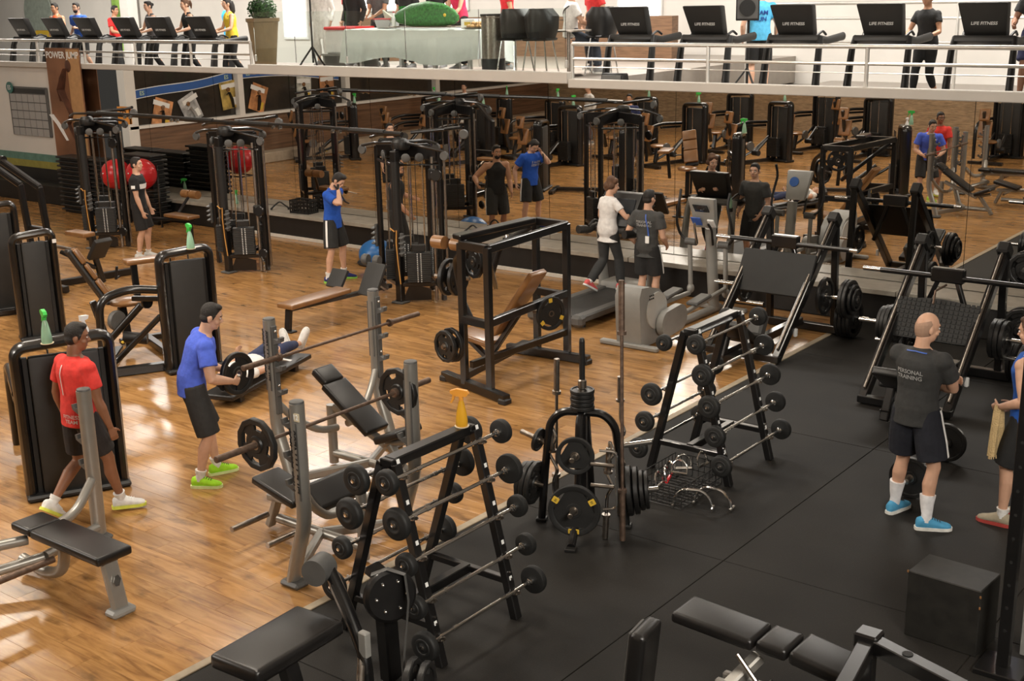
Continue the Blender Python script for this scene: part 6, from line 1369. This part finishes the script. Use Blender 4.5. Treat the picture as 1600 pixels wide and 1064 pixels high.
# woman on the treadmill
p = person('woman in a white t-shirt and dark trousers walking on the grey treadmill', (-9.6, 14.5, .19), -16,
  dict(lean=(6, 0, -6), hip=(0, .02, .93), Rf=(.08, .22, 0, 0, 0), Lf=(-.09, -.26, 0, 0, 30), Rh=(.2, .3, 1.18), Lh=(-.12, .28, 1.16), Re=(.8, -1, -.2), head=(-28, 4, 0), Rc=.8, Lc=.7),
  dict(f=1, skin='light', hair='brown', style='bob', shirt=(.74, .72, .70), pants=(.035, .036, .036), plen=1.93, ploose=.02, shoe=(.7, .12, .12), sole=WH, sock=WH, hem=-.16, loose=.022), vox=.0095, h=1.63)
# trainer beside her
p = person('trainer in dark grey t-shirt and black shorts beside the elliptical', (-8.88, 14.42, 0), 2,
  dict(Rh=(.2, .2, .95), Lh=(-.24, .1, .95), head=(-10, 0, 0), Rf=(.1, .05, 0, -6, 0), Lf=(-.1, -.02, 0, 6, 0)),
  dict(skin='light', hair='dark', shirt=DG, pants=(.02, .02, .02), plen=.9, ploose=.035, stripe=1, shoe=WH, sock=WH, hem=-.14, mus=1.05), vox=.0095, h=1.70)
chest_text(p, ['PERSONAL', 'TRAINING'], .05, PRG, True, .36)
b_ = MB().box((0, 0, 0), (.06, .006, .1), bev=.004).build('name_badge', PRW, p['root']); b_.location = p['T'](.12, .08, -.145)
decal(p['shirt'], strip_mesh([p['T'](.47, .03, -.3), p['T'](.3, .07, -.3), p['T'](.17, .08, -.3)], .018, p['cx']), p['cy'], bpy.data.materials['blue_notice'], 'lanyard')
# bald trainer
p = person('bald trainer in a charcoal PERSONAL TRAINING t-shirt standing on the rubber floor', (-3.33, 9.58, 0), -2,
  dict(lean=(3, 0, -6), Rf=(.17, -.08, 0, -58, 0), Lf=(-.17, .1, 0, -12, 0), Rh=(.02, .27, 1.1), Lh=(.12, .3, 1.16), Re=(1, -.3, -.3), Le=(-.8, -.3, -.4), head=(-32, 6, 0), Rc=.6, Lc=.6, Rd=(-1, .3, .0), Ld=(1, .2, 0)),
  dict(skin='light', hair='stub', style='bald', shirt=(.036, .036, .035), pants=(.010, .011, .018), plen=.84, ploose=.04, stripe=1, shoe=(.075, .33, .56), sole=(.78, .77, .72), sock=(.82, .81, .82), sockh=.48, mus=1.12, hem=-.1, loose=.02, laces=2), vox=.0078, h=1.79)
chest_text(p, ['PERSONAL', 'TRAINING'], .047, PRG, True, .34, -.02)
decal(p['shirt'], strip_mesh([p['T'](.497, -.085, -.12), p['T'](.505, 0, -.3), p['T'](.497, .085, -.12)], .008, p['cz']), p['cy'], bpy.data.materials['blue_notice'], 'lanyard')
# man at the right edge
p = person('man in blue tank top with towel at the right picture edge', (-2.56, 10.02, 0), 78,
  dict(Rh=(.16, .22, .95), Lh=(-.2, .15, 1.02), head=(6, 6, 0), Rf=(.12, .02, 0, -10, 0), Lf=(-.12, .1, 0, 8, 0), Lc=.8, Rc=.6),
  dict(skin='light', hair='brown', shirt=(.012, .09, .42), sleeve='none', pants=BK, plen=.95, ploose=.03, shoe=(.36, .31, .22), sole=(.4, .05, .04), sock=WH, sockh=.15, hem=-.14, loose=.03), vox=.0085, h=1.77)
M_ = MX.Translation((-2.56, 10.02, 0)) @ MX.Rotation(RAD(78), 4, 'Z')
t = MB(); q = []
for z, w in ((1.04, .02), (.98, .04), (.9, .05), (.78, .07), (.62, .085)): q.append([M_ @ V((-.19 + cos(a) * w, .17 + sin(a) * .025 + .02 * sin(3 * a), z)) for a in [2 * pi * i / 14 for i in range(14)]])
t.rings(q); tw = t.build('towel', TOW); tag(tw, 'beige towel hanging from the hand of the man in the blue tank top', 'towel')
fr = MB()
for i in range(16):
    a = 2 * pi * i / 16; fr.cyl(M_ @ V((-.19 + cos(a) * .083, .17 + sin(a) * .025, .63)), M_ @ V((-.19 + cos(a) * .088, .17 + sin(a) * .03, .6)), .005, n=5)
stuff(fr.build('fringe', TOW, tw))
# ---- upper floor
def up(label, x, y, rz, z, P={}, **K):
    K.setdefault('shoe', (.3, .3, .3)); return person(label, (x, y, z), rz, P, K, vox=.0145, h=K.pop('h', 1.72))
RUN = dict(lean=(6, 0, 0), Rf=(.09, .28, 0, 0, 0), Lf=(-.09, -.26, 0, 0, 35), Rh=(.2, .1, 1.02), Lh=(-.18, .32, 1.15), Rc=.8, Lc=.8)
WLK = dict(lean=(5, 0, 0), Rf=(.09, .2, 0, 0, 0), Lf=(-.09, -.22, 0, 0, 25), Rh=(.19, .34, 1.06), Lh=(-.19, .34, 1.06), Rc=.6, Lc=.6)
DZ = .18
up('runner in a bright orange top on the upper floor treadmill, far left', -27.75, 17.95, 190, UZ + DZ, RUN, skin='tan', shirt=(.85, .12, .03), sleeve='none', pants=BK, plen=.8)
up('bearded runner in a blue t-shirt on the upper floor treadmill at the left', -26.8, 17.9, 196, UZ + DZ, RUN, skin='light', beard=1, shirt=(.03, .11, .5), pants=BK, plen=.9)
up('man in a red t-shirt walking behind the left treadmills on the upper floor', -29.0, 20.4, -70, UZ, WLK, skin='tan', shirt=(.65, .02, .02), pants=BK, plen=1.9, h=1.8)
up('woman in a dark grey top with tied-back hair on an upper floor treadmill', -24.1, 17.95, 168, UZ + DZ, WLK, f=1, style='bun', shirt=(.1, .1, .105), sleeve='none', pants=BK, plen=1.9, ploose=.006)
up('woman in a black tank top with a ponytail on an upper floor treadmill', -22.8, 17.95, 165, UZ + DZ, WLK, f=1, hair='brown', style='pony', shirt=BK, sleeve='none', pants=BK, plen=1.7, ploose=.006, h=1.74)
up('woman in a yellow tank top with long dark hair on an upper floor treadmill', -21.4, 17.95, 160, UZ + DZ, WLK, f=1, style='long', shirt=(.72, .52, .04), sleeve='none', pants=BK, plen=1.9, ploose=.006, h=1.74)
up('man in a turquoise t-shirt standing behind the woman in yellow on the upper floor', -24.4, 20.4, 150, UZ + .1, {}, shirt=(.04, .36, .62), pants=BK, plen=1.9, h=1.85)
up('person in a long white coat at the left of the catering table', -19.0, 18.3, 200, UM, {}, f=1, style='bun', shirt=WH, sleeve='long', pants=WH, plen=1.7, hem=-.4)
up('person in a red apron beside the person in white', -18.75, 18.9, 175, UM, {}, shirt=(.62, .03, .03), pants=BK, plen=1.9, hem=-.2)
up('person in a black jacket with a red panel behind the catering table', -18.1, 18.3, 180, UM, {}, shirt=BK, sleeve='long', pants=BK, plen=1.9)
up('person in a grey t-shirt behind the fish-shaped board', -17.3, 18.2, 190, UM, dict(Rh=(.1, .3, 1.0), Lh=(-.1, .32, 1.0)), skin='tan', shirt=(.1, .1, .1), pants=BK, plen=1.9)
q = up('person in a black t-shirt with a green print behind the table', -16.5, 18.1, 180, UM, {}, shirt=BK, pants=BK, plen=1.9)
chest_text(q, ['PARTY', 'FIT'], .08, GRN, False, .2)
up('woman in a black top behind the right half of the table', -15.9, 18.3, 190, UM, {}, f=1, style='long', shirt=BK, pants=BK, plen=1.9)
up('woman in a pink top with long hair reaching over the table', -15.1, 18.0, 170, UM, dict(lean=(12, 0, 0), Rh=(.1, .35, .95), Lh=(-.15, .36, .95)), f=1, hair='brown', style='long', shirt=(.7, .03, .1), sleeve='none', pants=BK, plen=1.9)
up('man in a red t-shirt standing at the right end of the table', -14.2, 18.25, 130, UM, {}, skin='tan', shirt=(.6, .02, .03), pants=(.06, .08, .14), plen=1.9)
SIT = dict(hip=(0, -.05, .68), lean=(4, 0, 0), Rf=(.13, .4, 0, 0, 0), Lf=(-.13, .4, 0, 0, 0), Rh=(.18, .32, .8), Lh=(-.18, .32, .8), Rk=(0, 1, .6), Lk=(0, 1, .6))
q = up('grey-haired man in a white shirt with a dark strap, seated on a black chair', -12.45, 17.8, -40, UM, SIT, hair='grey', shirt=WH, pants=(.05, .06, .08), plen=1.9, h=1.74)
decal(q['shirt'], strip_mesh([q['T'](.45, .16, -.3), q['T'](.2, -.16, -.3)], .05, q['cx']), q['cy'], BLKM, 'strap')
up('person in a red top behind the seated man', -12.7, 18.8, 160, UM, {}, shirt=(.6, .03, .03), pants=BK, plen=1.9, h=1.6)
q = up('man in a light blue t-shirt standing behind the right treadmills', -9.95, 19.7, 30, UR, {}, shirt=(.10, .48, .78), pants=BK, plen=.9, h=1.9)
chest_text(q, ['TEAM', 'RUN'], .1, bpy.data.materials['blue_notice'], True, .34)
up('woman in a black t-shirt and leggings walking on the fourth right treadmill', -6.55, 18.2, 172, UR + .1, WLK, skin='tan', f=1, style='bun', shirt=BK, pants=BK, plen=1.6, ploose=.006, h=1.64)
up('man in a black t-shirt and navy shorts on the fifth right treadmill', -5.05, 18.2, 176, UR + DZ, WLK, skin='brown', shirt=(.02, .02, .02), pants=(.02, .022, .07), plen=.85, h=1.76)
# ---- seen only in the mirror
def far(label, x, y, rz, **K): return person(label, (x, y, 0), rz, {}, dict(K, shoe=(.3, .3, .3)), vox=.018, h=1.74)
far('man in a navy t-shirt, seen only in the mirror', -17.7, 4.2, -20, skin='tan', shirt=(.015, .025, .09), pants=BK, plen=1.9)
far('man in a black t-shirt and white shorts, seen only in the mirror', -24.6, 2.6, -20, shirt=BK, pants=WH, plen=.9)
far('person in a white shirt with long sleeves, seen only in the mirror', -20.8, 1.5, 30, shirt=WH, sleeve='long', pants=(.1, .1, .12), plen=1.9)
